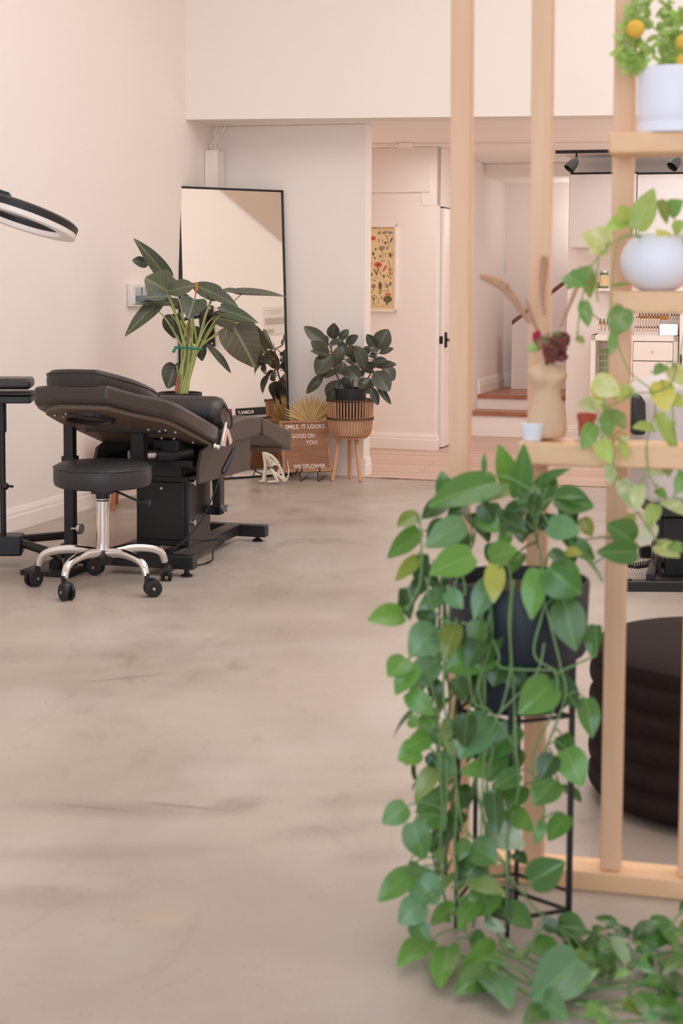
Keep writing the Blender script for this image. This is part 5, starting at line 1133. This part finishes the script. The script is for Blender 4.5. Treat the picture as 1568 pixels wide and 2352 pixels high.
# ---------- generic vine builder
def vine_plant(owner, leaves, vines, conv, mpp, dflt, matn_leaf, matn_stem, palette, pet=.0014, maxd=.12, split=None, vr=.0017):
    vb = nb(); vp = []
    for vpts in vines:
        pth = smooth_path([conv(*p) for p in vpts], 5); tube(vb, pth, vr, 6); vp += pth
    groups = {}
    for it in leaves:
        x0, y0, x1, y1, w_ = it[:5]; key = it[5] if len(it) > 5 else 'g'; dd = it[6] if len(it) > 6 else dflt(x0, y0)
        o = random.uniform(-.025, .025); b0 = conv(x0, y0, dd+o+.012); t0 = conv(x1, y1, dd+o+random.uniform(-.03, .01))
        dx, dy_ = x1-x0, y1-y0
        nrm = (CAM-b0).normalized()+V(random.uniform(-.35, .35), 0, random.uniform(-.05, .75))
        shp = 'heart' if w_ > 38 else 'ellip'
        m_ = (split or {}).get(key, matn_leaf)
        groups.setdefault(m_, Leaves()).add(b0, t0, w_*mpp*1.2, nrm, shp, random.uniform(.12, .3), random.uniform(.02, .12), lc(*palette[key], .14))
        if vp:
            n_ = min(vp, key=lambda q: (q-b0).length)
            if (n_-b0).length < maxd:
                md = n_.lerp(b0, .5)+V(0, 0, .012); tube(vb, smooth_path([n_, md, b0, b0.lerp(t0, .05)], 3), pet, 5)
    for m_, L_ in groups.items(): L_.build('foliage', m_, owner)
    obj('vines', vb, matn_stem, owner)

# variegated pothos in round pot
c = onshelf(sh2, 1508); s_ = c.y/3600
vpot = thing('variegated_pothos', 'round white pot of trailing yellow-green variegated pothos on the middle shelf', 'potted plant', c)
R2 = 85*s_; H2 = At(1508, 538, c.y).z-c.z; prof = []
for k in range(15):
    t = k/14; a_ = -1.12+t*(1.12+1.0); prof.append((R2*math.cos(a_), (math.sin(a_)-math.sin(-1.12))/(math.sin(1.0)-math.sin(-1.12))*H2))
bm = nb(); lathe(bm, [(0, 0)]+prof+[(prof[-1][0]*.93, H2-.004), (prof[-1][0]*.95, H2-.02), (0, H2-.022)], c, 48); obj('pot', bm, 'ceramic', vpot)
bm = nb(); lathe(bm, [(0, H2-.012), (prof[-1][0]*.93, H2-.016)], c, 24); obj('soil', bm, 'soil', vpot)
DV = c.y-.06
def T6(x, y, d=None): return At(1080+x*.3112, 600+y*.3112, d if d else DV)
def up5(x, y): return (x, y-1928)       # upper view into lower view coordinates
VL = []
for (x0, y0, x1, y1, w_, k) in ((1235, 1690, 1355, 1375, 165, 'l'), (1400, 1480, 1452, 1662, 75, 'o'), (1150, 1650, 1105, 1505, 140, 'l'), (1150, 1640, 985, 1700, 110, 'l'), (1025, 1805, 815, 1730, 190, 'p'), (1470, 1565, 1575, 1475, 120, 'g'), (1462, 1782, 1368, 1690, 90, 'y'), (1590, 1910, 1378, 1812, 150, 'd'), (722, 2028, 838, 2125, 140, 'g'), (880, 2030, 880, 2210, 90, 'o'), (1050, 2110, 1180, 2095, 34, 'o'), (1010, 1840, 860, 1860, 80, 'p'), (1500, 1700, 1600, 1640, 90, 'l'), (880, 1990, 700, 2140, 90, 'g')):
    VL.append((x0, y0-1928, x1, y1-1928, w_, k))
VL += [(830, 300, 872, 495, 90, 'g'), (1130, 352, 1055, 565, 165, 'g'), (1050, 540, 1040, 700, 66, 'g'), (785, 560, 845, 612, 54, 'o'), (1432, 775, 1350, 845, 84, 'g'), (915, 880, 1120, 985, 150, 'p'), (910, 1065, 782, 1045, 105, 'v'), (930, 910, 960, 1050, 95, 'y'), (1400, 895, 1450, 1125, 165, 'y'), (1490, 780, 1580, 930, 120, 'p'), (1040, 1100, 1005, 1312, 125, 'g'), (900, 1208, 822, 1402, 115, 'g'), (1070, 1120, 1150, 1250, 90, 'o'), (1352, 1240, 1188, 1228, 95, 'l'), (1375, 1135, 1515, 1415, 115, 'l'), (955, 1330, 1045, 1505, 115, 'l'), (1290, 1400, 1425, 1592, 175, 'v'), (1115, 1330, 1155, 1485, 64, 'l'), (1020, 1510, 1030, 1660, 84, 'v'), (1450, 1480, 1465, 1600, 76, 'o'), (1590, 1570, 1510, 1725, 105, 'g'), (1110, 1620, 1185, 1830, 115, 'v'), (1240, 1660, 1230, 1855, 110, 'v'), (1380, 1690, 1450, 1765, 66, 'g'), (1590, 1850, 1385, 1780, 100, 'v'), (1370, 1800, 1310, 1965, 110, 'l'), (1345, 1940, 1245, 2115, 115, 'w'), (1372, 2100, 1552, 2190, 135, 'p'), (1180, 1000, 1120, 900, 90, 'l'), (980, 1100, 900, 1030, 80, 'p'), (1150, 1290, 1100, 1380, 60, 'v'), (1060, 1000, 1180, 960, 70, 'l'), (1500, 1000, 1570, 1080, 90, 'l'), (1440, 1240, 1520, 1180, 70, 'l'), (1200, 1880, 1140, 1960, 70, 'l'), (1480, 2090, 1570, 2150, 90, 'g'), (860, 300, 800, 420, 60, 'o')]
pal = dict(g=(118, 164, 84), l=(176, 200, 98), o=(132, 150, 66), p=(208, 216, 140), v=(190, 208, 148), y=(206, 204, 92), d=(92, 142, 72), w=(226, 224, 196), k=(60, 96, 52), b=(96, 134, 104))
VV = [[(1330, -170, DV+.06), (1150, -200), (1000, -90), (900, 30), (830, 240), (800, 420), (790, 560)], [(1350, -170, DV+.06), (1120, -170), (1060, 0), (1040, 300), (1080, 580), (1180, 820), (1330, 950), (1360, 1100), (1300, 1350), (1330, 1600), (1440, 1750)], [(1050, 520), (1000, 800), (980, 900), (1000, 1100), (1050, 1350), (1060, 1550), (1130, 1700), (1300, 1950), (1400, 2100)], [(1500, -170, DV+.06), (1600, -100), (1620, 300), (1540, 700), (1480, 900), (1380, 960), (1200, 980), (1080, 1050), (900, 1060)], [(1480, 900), (1500, 1200), (1540, 1500), (1500, 1750)], [(950, -60), (930, 150), (940, 300)], [(850, 350), (950, 430), (1000, 460)], [(1000, 1060), (960, 1200), (1000, 1400)]]
vine_plant(vpot, VL, VV, T6, .3112*DV/3600, lambda x, y: DV, 'pothosl', 'stemlight', pal, split={'v': 'pothosv', 'p': 'pothosv', 'w': 'pothosv'})

# torso vase with dried flowers on lower shelf
c = onshelf(sh3, 1256, .055); s_ = c.y/3600
vs = thing('torso_vase', 'beige body-shaped vase on the lowest shelf of the timber divider', 'vase', c)
sil = [(1008, 1213, 1300, 34), (985, 1209, 1302, 36), (965, 1209, 1301, 37), (945, 1213, 1297, 34), (925, 1219, 1291, 30), (905, 1224, 1286, 26), (893, 1223, 1286, 27), (880, 1217, 1292, 32), (868, 1212, 1302, 38), (858, 1210, 1303, 34), (848, 1214, 1296, 28), (840, 1226, 1284, 22), (836, 1240, 1272, 18), (826, 1242, 1270, 16)]
bm = nb(); rings = []
for (y, xa, xb, dp) in sil:
    z = At((xa+xb)/2, y, c.y).z; z = max(z, c.z+.001) if y < 1008 else c.z; cx_ = At((xa+xb)/2, y, c.y).x; rx = (xb-xa)/2*s_; ry = dp*s_
    rings.append([bm.verts.new(V(cx_+rx*math.cos(t), c.y+ry*math.sin(t)*(1.0 if math.sin(t) > 0 else (1.25 if 855 < y < 885 and abs(math.cos(t)) > .25 and abs(math.cos(t)) < .85 else 1)), z)) for t in [2*PI*k/32 for k in range(32)]])
for i in range(len(rings)-1):
    for k in range(32): bm.faces.new((rings[i][k], rings[i][(k+1) % 32], rings[i+1][(k+1) % 32], rings[i+1][k]))
bm.faces.new(rings[0]); bm.faces.new(rings[-1]); obj('body', bm, 'vase', vs, subd=1)
df = thing('dried_bouquet', 'dried pampas and dark roses standing in the beige vase', 'dried flowers', c+V(0, 0, .17))
def plume(pts, wmax):
    bm = nb(); pth = smooth_path([T6(x, y, c.y+o) for x, y, o in pts], 8); n = len(pth); tube(bm, pth, .0012, 5)
    for i in range(n//3, n):
        t = (i-n/3)/(n*2/3); ww = wmax*math.sin(PI*min(.97, t*.85+.12))**.7
        tg = (pth[min(i+1, n-1)]-pth[max(i-1, 0)]).normalized()
        for k in range(44):
            d = V(random.uniform(-1, 1), random.uniform(-1, 1), random.uniform(-1, 1)); d = (d-tg*d.dot(tg)).normalized(); e = pth[i]+d*ww*random.uniform(.5, 1)+tg*ww*1.2
            s_ = d.cross(tg)*.0022; v = [bm.verts.new(q) for q in (pth[i]-s_, pth[i]+s_, e)]; bm.faces.new(v)
    obj('pampas_plume', bm, 'pampas', df, smooth=False)
plume([(570, 800, 0), (480, 540, -.02), (360, 340, -.03), (240, 190, -.03), (90, 115, -.03)], .017)
plume([(570, 800, 0), (560, 500, 0), (530, 250, 0), (540, 60, 0), (545, -20, 0)], .014)
plume([(570, 800, 0), (640, 560, -.01), (720, 350, -.02), (800, 150, -.02), (808, 50, -.02)], .009)
plume([(570, 800, 0), (540, 620, -.01), (460, 430, -.02), (420, 300, -.02)], .008)
bm = nb()
for k in range(60):
    a_, b2 = random.uniform(545, 700), random.uniform(570, 740); b2 += (a_-600)*-.3; q = T6(a_, b2, c.y+random.uniform(-.03, .02)); ball(bm, q, random.uniform(.004, .008), seg=6)
for k in range(26): q = T6(random.uniform(630, 740), random.uniform(530, 620), c.y+random.uniform(-.02, .02)); ball(bm, q, random.uniform(.003, .006), seg=6)
for k in range(10): tube(bm, [T6(570, 780, c.y), T6(random.uniform(500, 720), random.uniform(560, 680), c.y)], .0013, 5)
obj('dried_roses', bm, 'driedred', df)
bm = nb()
for k in range(14): ball(bm, T6(488+random.uniform(-18, 18), 545+random.uniform(-22, 22), c.y-.02), .005, seg=6)
tube(bm, [T6(570, 780, c.y), T6(490, 550, c.y-.02)], .0013, 5); obj('magenta_bloom', bm, 'magenta', df)
lv = Leaves()
for k in range(26):
    q = T6(random.uniform(500, 700), random.uniform(560, 680), c.y-.01); d = V(random.uniform(-1, 1), -.3, random.uniform(-.4, 1)).normalized(); lv.add(q, q+d*.02, .007, V(0, -1, .3), 'ellip', .1, .1, lc(118, 116, 66, .2), 0)
lv.add(T6(500, 640, c.y-.02), T6(410, 650, c.y-.02), .02, V(0, -1, .3), 'ellip', .1, .1, lc(150, 180, 90), 0)
lv.build('leaf_sprigs', 'pothosl', df)
# ribbed pot
c = onshelf(sh3, 1227, .03); s_ = c.y/3600; bm = nb(); pr = [(0, 0), (19*s_, 0)]
Hr = 42*s_
for k in range(4): z0_ = Hr*k/4; r_ = (19.5+1.9*k)*s_; pr += [(r_, z0_+.001), (r_+2.2*s_, z0_+Hr*.12), (r_+1.6*s_, z0_+Hr*.22)]
pr += [(25*s_, Hr), (23*s_, Hr), (22*s_, Hr-.006), (0, Hr-.008)]
lathe(bm, pr, c, 36); o = obj('ribbed_pot', bm, 'ceramic'); tag(o, 'tiny ribbed white pot beside the beige vase on the lowest shelf', 'pot')
# terracotta pot
c = onshelf(sh3, 1352, .075); s_ = c.y/3600; bm = nb(); Hr = 62*s_
lathe(bm, [(0, .006), (18*s_, .006), (20*s_, Hr*.75), (22.5*s_, Hr*.76), (22.5*s_, Hr), (20*s_, Hr), (19*s_, Hr-.01), (0, Hr-.012)], c, 32); o = obj('terracotta_pot', bm, 'terracotta'); tag(o, 'small terracotta pot on a white saucer right of the beige vase', 'pot')
bm = nb(); lathe(bm, [(0, 0), (25*s_, 0), (27*s_, .005), (25*s_, .0055), (0, .005)], c, 32); obj('saucer', bm, 'ceramic', o)

# ================================================================== BIG POTHOS ON STAND
pcn = V(.358, 3.12, 0)
sd = thing('plant_stand', 'black metal plant stand with slim legs under the navy pot', 'plant stand', pcn)
DP = 3.12; zrim = CAMH-(1330-655)/3600*DP; zstep = CAMH-(1502-655)/3600*DP; zbot = CAMH-(1628-655)/3600*DP
for t in (-100, -32, 15, 83, 128, 195):
    t = math.radians(t-2); q = pcn+V(.122*math.cos(t), .122*math.sin(t), 0); bm = nb(); tube(bm, [q+V(0, 0, .001), q+V(0, 0, zstep-.005)], .0062, 4); obj('leg', bm, 'black', sd)
for z in (zbot-.006, .055):
    bm = nb(); ptsr = [pcn+V(.122*math.cos(math.radians(t-2)), .122*math.sin(math.radians(t-2)), z) for t in (-100, -32, 15, 83, 128, 195, 260)]
    tube(bm, ptsr, .005, 4, cap=False); tube(bm, [ptsr[0], ptsr[3]], .005, 4); tube(bm, [ptsr[1], ptsr[4]], .005, 4); obj('ring_brace', bm, 'black', sd)
pth_ = thing('trailing_pothos', 'large green pothos trailing from a navy pot down to the floor', 'potted plant', pcn+V(0, 0, zbot))
Rp, Rq = .143, .106
bm = nb(); lathe(bm, [(0, zbot), (Rq*.93, zbot), (Rq*.98, zbot+.006), (Rq*1.0, zbot+.02), (Rq*1.04, zstep-.004), (Rp*.93, zstep), (Rp*.96, zstep+.006), (Rp, zrim-.004), (Rp-.002, zrim), (Rp-.006, zrim), (Rp-.008, zrim-.01), (Rp-.012, zrim-.04), (0, zrim-.045)], pcn, 64); obj('pot', bm, 'potnavy', pth_)
bm = nb(); ip = []
lathe(bm, [(0, zrim-.02), (Rp*.6, zrim-.02), (Rp-.012, zrim-.03)], pcn, 40); obj('soil', bm, 'soil', pth_)
def T7(x, y, d=None):
    p = At(820+x*.477, 1000+y*.477, d if d else DP-.17)
    return p if p.z > .02 else Zp(820+x*.477, 1000+y*.477, random.uniform(.015, .03))
A_ = 1257.9   # region offset: second close view is 600 px lower
def R8(l): return [(a, b+A_, c2, d2+A_)+tuple(r) for a, b, c2, d2, *r in l]
ML_ = [(292, 385, 188, 442, 82, 'o'), (665, 235, 325, 345, 160, 'd'), (430, 300, 405, 165, 80, 'd'), (505, 425, 318, 545, 115, 'b'), (552, 580, 338, 672, 135, 'g'), (292, 460, 138, 598, 90, 'g'), (640, 600, 775, 545, 120, 'g'), (735, 238, 678, 35, 92, 'g'), (775, 290, 805, 32, 92, 'd'), (612, 190, 612, 82, 24, 'd'), (860, 245, 1032, 155, 52, 'd'), (932, 208, 858, 398, 90, 'd'), (955, 300, 1148, 348, 130, 'd'), (975, 292, 1102, 298, 44, 'd'), (925, 430, 1078, 475, 112, 'b'), (1325, 515, 1195, 425, 150, 'd'), (1342, 560, 1143, 562, 98, 'd'), (1025, 515, 1150, 605, 82, 'd'), (665, 628, 655, 815, 84, 'y'), (868, 650, 838, 898, 102, 'g'), (925, 640, 1085, 770, 165, 'd'), (950, 700, 1040, 790, 120, 'd'), (995, 800, 1055, 1048, 140, 'd'), (642, 700, 560, 892, 96, 'b'), (405, 755, 288, 838, 80, 'b'), (432, 755, 512, 838, 74, 'b'), (218, 868, 42, 892, 110, 'g'), (228, 740, 255, 898, 64, 'k'), (372, 935, 245, 1068, 145, 'b'), (472, 915, 420, 1092, 86, 'o'), (660, 1035, 402, 1138, 145, 'g'), (235, 1080, 145, 1168, 105, 'g'), (385, 1090, 245, 1222, 115, 'b'), (285, 1115, 178, 1255, 95, 'g'), (735, 1118, 805, 1235, 96, 'k'), (935, 1198, 770, 1348, 150, 'g'), (948, 1165, 1072, 1325, 105, 'k'), (1148, 918, 1128, 1080, 76, 'd'), (1100, 1272, 1132, 1465, 92, 'd'), (248, 1238, 375, 1352, 92, 'g'), (478, 1172, 522, 1292, 76, 'k'), (245, 1378, 305, 1395, 60, 'g'), (690, 355, 568, 435, 92, 'd'), (805, 338, 688, 425, 86, 'k'), (425, 318, 305, 405, 84, 'k'), (525, 338, 428, 402, 72, 'k'), (320, 578, 300, 765, 72, 'k'), (292, 590, 178, 708, 62, 'o'), (1085, 400, 1132, 492, 64, 'y'), (1008, 562, 1088, 572, 48, 'y'), (855, 248, 768, 335, 84, 'b'), (760, 252, 558, 328, 54, 'l'), (590, 380, 690, 470, 90, 'g'), (700, 400, 820, 470, 90, 'k'), (420, 420, 330, 500, 80, 'k'), (600, 330, 660, 430, 80, 'k'), (880, 440, 960, 380, 70, 'k'), (320, 700, 250, 780, 70, 'k'), (300, 840, 380, 930, 80, 'k'), (520, 1260, 460, 1180, 60, 'k'), (350, 960, 420, 1000, 60, 'b'), (360, 1180, 400, 1300, 70, 'k'), (330, 640, 400, 760, 60, 'k'), (480, 480, 540, 560, 70, 'k'), (990, 330, 1060, 430, 80, 'k'), (250, 770, 200, 870, 60, 'k'), (470, 1390, 420, 1480, 90, 'k'), (860, 290, 840, 400, 60, 'k'), (720, 470, 690, 560, 60, 'g'), (930, 560, 1010, 620, 60, 'k')]
ML_ += R8([(642, 105, 482, 308, 160, 'b'), (772, 148, 575, 315, 125, 'd'), (695, 318, 485, 372, 92, 'g'), (1008, 258, 1085, 442, 125, 'g'), (985, 192, 1040, 305, 84, 'd'), (945, 285, 878, 405, 96, 'k'), (952, 405, 845, 528, 128, 'd'), (1005, 575, 915, 702, 92, 'g'), (795, 438, 722, 562, 96, 'd'), (718, 548, 852, 652, 94, 'g'), (635, 625, 815, 728, 125, 'w'), (555, 712, 680, 808, 125, 'd'), (838, 890, 1008, 790, 135, 'd'), (655, 925, 535, 1068, 130, 'g'), (528, 885, 725, 948, 84, 'l'), (278, 855, 398, 1005, 135, 'b'), (262, 848, 92, 992, 105, 'g'), (312, 988, 195, 1100, 118, 'b'), (268, 608, 325, 795, 118, 'd'), (235, 528, 115, 615, 100, 'g'), (415, 560, 280, 618, 106, 'g'), (442, 465, 272, 565, 92, 'd'), (302, 265, 190, 305, 115, 'g'), (345, 188, 218, 268, 84, 'g'), (372, 348, 282, 505, 84, 'l'), (268, 1088, 355, 1185, 84, 'd'), (345, 1178, 188, 1305, 112, 'g'), (440, 1212, 400, 1415, 126, 'g'), (665, 1228, 488, 1325, 138, 'g'), (635, 1348, 462, 1432, 126, 'd'), (635, 1368, 740, 1508, 138, 'b'), (1058, 1272, 828, 1478, 190, 'b', 2.80), (1112, 1258, 1005, 1468, 118, 'g', 2.82), (895, 1458, 1018, 1558, 118, 'b', 2.80), (1098, 1188, 1250, 1345, 146, 'd'), (1208, 1178, 1318, 1278, 94, 'w'), (965, 1100, 1118, 1145, 118, 'd'), (845, 1178, 978, 1275, 118, 'd'), (715, 1018, 850, 1118, 108, 'd'), (775, 368, 648, 445, 84, 'd'), (440, 112, 452, 292, 84, 'l'), (398, 288, 485, 375, 84, 'b'), (522, 688, 488, 795, 62, 'd'), (300, 100, 360, 178, 60, 'd'), (610, 480, 700, 530, 80, 'b'), (400, 640, 350, 760, 60, 'k'), (250, 820, 330, 850, 60, 'd'), (580, 800, 520, 860, 90, 'k'), (660, 980, 740, 1080, 80, 'k'), (620, 1090, 720, 1130, 50, 'w'), (440, 1060, 360, 1050, 70, 'g'), (560, 1150, 630, 1200, 70, 'd'), (760, 760, 820, 810, 60, 'k'), (890, 600, 860, 720, 50, 'g'), (690, 1180, 770, 1220, 50, 'l'), (900, 1090, 980, 1130, 60, 'k'), (1000, 1190, 1090, 1250, 90, 'k'), (820, 1240, 740, 1250, 40, 'l'), (360, 200, 440, 170, 70, 'd'), (340, 280, 400, 340, 60, 'k')])
def floorleaf(x, y): return None
VM = [[(560, 520, DP-.05), (480, 690, DP-.15), (440, 860), (420, 1050), (420, 1300), (460, 1500), (480, 1750), (470, 2000), (500, 2300), (560, 2480)],
      [(700, 520, DP-.05), (740, 700, DP-.15), (730, 900), (740, 1100), (700, 1300), (620, 1500), (600, 1800), (600, 2100), (640, 2350)],
      [(880, 540, DP-.05), (900, 800, DP-.15), (850, 1050), (960, 1150), (940, 1330), (860, 1500), (850, 1640), (900, 1800), (880, 1900)],
      [(900, 800, DP-.15), (940, 950), (980, 1120), (1000, 1260), (900, 1530)],
      [(500, 900), (620, 940), (680, 1050), (700, 1120), (960, 1130)],
      [(640, 720, DP-.15), (560, 900), (540, 1100), (560, 1280), (640, 1330), (760, 1500)],
      [(900, 1000), (860, 1150), (700, 1320), (680, 1340)],
      [(370, 600), (340, 760), (400, 880), (480, 910)], [(300, 400), (310, 560), (300, 720), (240, 840)],
      [(330, 1100), (380, 1300), (400, 1500), (400, 1620), (410, 1800), (400, 2000), (420, 2200)],
      [(480, 1700), (520, 1900), (700, 2060), (720, 2110), (860, 2280), (960, 2370)],
      [(500, 640), (520, 760), (480, 760)], [(620, 1860), (660, 1990), (720, 2100), (540, 2140), (450, 2180)],
      [(1030, 520, DP-.02), (1120, 600, DP-.1), (1180, 700)], [(950, 1150), (1080, 1090), (1150, 1060)], [(860, 260), (850, 400, DP-.05), (870, 540, DP)], [(430, 1560), (430, 1750), (420, 1900)]]
import_pal = dict(pal); import_pal.update(g=(106, 152, 68), d=(82, 124, 58), k=(60, 92, 44), b=(104, 146, 100), o=(120, 138, 52), y=(168, 166, 74), l=(140, 160, 92), w=(178, 196, 160))
def dm(x, y):
    if y > 1000: return DP-.16+.03*math.sin(x*.02)
    if y < 520: return DP-.02+random.uniform(-.1, .1)
    return DP-.17+(.05 if x < 400 or x > 1050 else 0)
vine_plant(pth_, ML_, VM, T7, .477*DP/3600, dm, 'pothos', 'stemgreen', import_pal, pet=.0019, maxd=.16, vr=.0023)
# floor trailing mass to the right
lv = Leaves(); vb = nb()
def F8(x, y, h=0):
    r = ray(820+x*.477, 1600+y*.4774); k = (h-CAMH)/r.z; return CAM+r*k
FV = [[(560, 1180), (760, 1260), (1000, 1380), (1250, 1400), (1568, 1360), (1900, 1330)], [(620, 1250), (820, 1380), (1050, 1430), (1300, 1370), (1568, 1440), (1900, 1500)], [(700, 1200), (1000, 1330), (1250, 1330), (1500, 1230), (1800, 1250)], [(640, 1300), (900, 1480), (1200, 1560), (1568, 1540)], [(1000, 1160), (1180, 1120), (1250, 1095), (1370, 1160), (1568, 1200)], [(1050, 1480), (1250, 1500), (1500, 1560), (1700, 1620)], [(500, 1250), (750, 1300), (900, 1410), (1150, 1470), (1400, 1440), (1700, 1400)]]
fp_ = []
for f in FV:
    pth = smooth_path([F8(x, y, random.uniform(.006, .03)) for x, y in f], 6); tube(vb, pth, .0032, 6); fp_ += pth
FLV = [(1410, 1078, 1548, 1130, 84, 'd'), (1510, 1115, 1328, 1238, 96, 'd'), (1400, 1100, 1325, 1185, 74, 'k'), (1470, 1130, 1540, 1230, 80, 'd'), (1600, 1258, 1468, 1335, 88, 'd'), (1600, 1400, 1500, 1425, 70, 'd'), (1242, 1092, 1138, 1058, 50, 'd'), (1345, 1438, 1455, 1540, 96, 'd'), (1450, 1470, 1590, 1520, 70, 'g'), (1590, 1000, 1545, 1050, 60, 'd'), (892, 1508, 795, 1585, 96, 'd'), (1140, 1490, 1260, 1560, 40, 'l'), (1270, 1455, 1370, 1545, 40, 'o'), (1500, 1360, 1600, 1460, 100, 'k'), (1340, 1290, 1440, 1340, 60, 'b'), (1180, 1360, 1260, 1330, 60, 'd'), (1620, 1100, 1540, 1160, 80, 'd')]
for k in range(46):
    x0 = random.uniform(1120, 2000); y0 = random.uniform(1130, 1560); a_ = random.uniform(0, 6.28); L_ = random.uniform(70, 120); FLV.append((x0, y0, x0+L_*math.cos(a_), y0+.6*L_*math.sin(a_), random.uniform(40, 84), random.choice('ddkgb')))
for (x0, y0, x1, y1, w_, k) in FLV:
    h = random.uniform(.02, .07); b0 = F8(x0, y0, h); t0 = F8(x1, y1, max(.012, h+random.uniform(-.035, .02)))
    lv.add(b0, t0, w_*.477*b0.y/3600*1.15, V(random.uniform(-.4, .4), -.7, 1), 'heart', .2, .06, lc(*import_pal[k], .15))
    n_ = min(fp_, key=lambda q: (q-b0).length)
    if (n_-b0).length < .14: tube(vb, [n_, n_.lerp(b0, .5)+V(0, 0, .012), b0], .0024, 5)
# inner fill leaves behind the trailing curtain, and on the far side of the pot
for k in range(70):
    t = random.uniform(0, 2*PI) if k % 2 else random.uniform(2.6, 4.4); r_ = random.uniform(.12, .2); z = random.uniform(.06, .8)
    if -1.9 < (t if t < PI else t-2*PI) < .3 and z < .7: continue
    b0 = pcn+V(r_*math.cos(t), r_*math.sin(t), z)
    if z > zrim-.02: b0 = pcn+V(random.uniform(-.12, .12), random.uniform(-.1, .12), random.uniform(zrim+.02, zrim+.13))
    e = b0+V(math.cos(t)*.03+random.uniform(-.04, .04), math.sin(t)*.03+random.uniform(-.03, .03), random.uniform(-.075, -.03)); lv.add(b0, e, random.uniform(.035, .055), V(math.cos(t), math.sin(t), .5), 'heart', .2, .08, lc(*import_pal[random.choice('dkkg')], .15))
    if z < zrim: tube(vb, smooth_path([b0, b0+V(-.4*math.cos(t)*.03, -.4*math.sin(t)*.03, .03)], 2), .0022, 5)
for k in range(9):
    t = random.uniform(2.2, 4.6); pth = []; r0 = Rp*.8
    pth = [pcn+V(r0*math.cos(t), r0*math.sin(t), zrim), pcn+V((Rp+.01)*math.cos(t), (Rp+.01)*math.sin(t), zrim+.015)]
    for j in range(1, 8): pth.append(pcn+V((.15+random.uniform(-.02, .03))*math.cos(t+random.uniform(-.12, .12)), (.15+random.uniform(-.02, .03))*math.sin(t), zrim*(1-j/7.5)))
    tube(vb, smooth_path(pth, 4), .0028, 5)
lv.build('foliage', 'pothos', pth_); obj('vines', vb, 'stemgreen', pth_)

# wooden-rail return at right foot of the frame is hidden; shop-side planter shadow not needed
for o in bpy.data.objects:
    if o.type == 'MESH' and o.parent is None and 'label' not in o and 'kind' not in o: print('UNTAGGED', o.name)
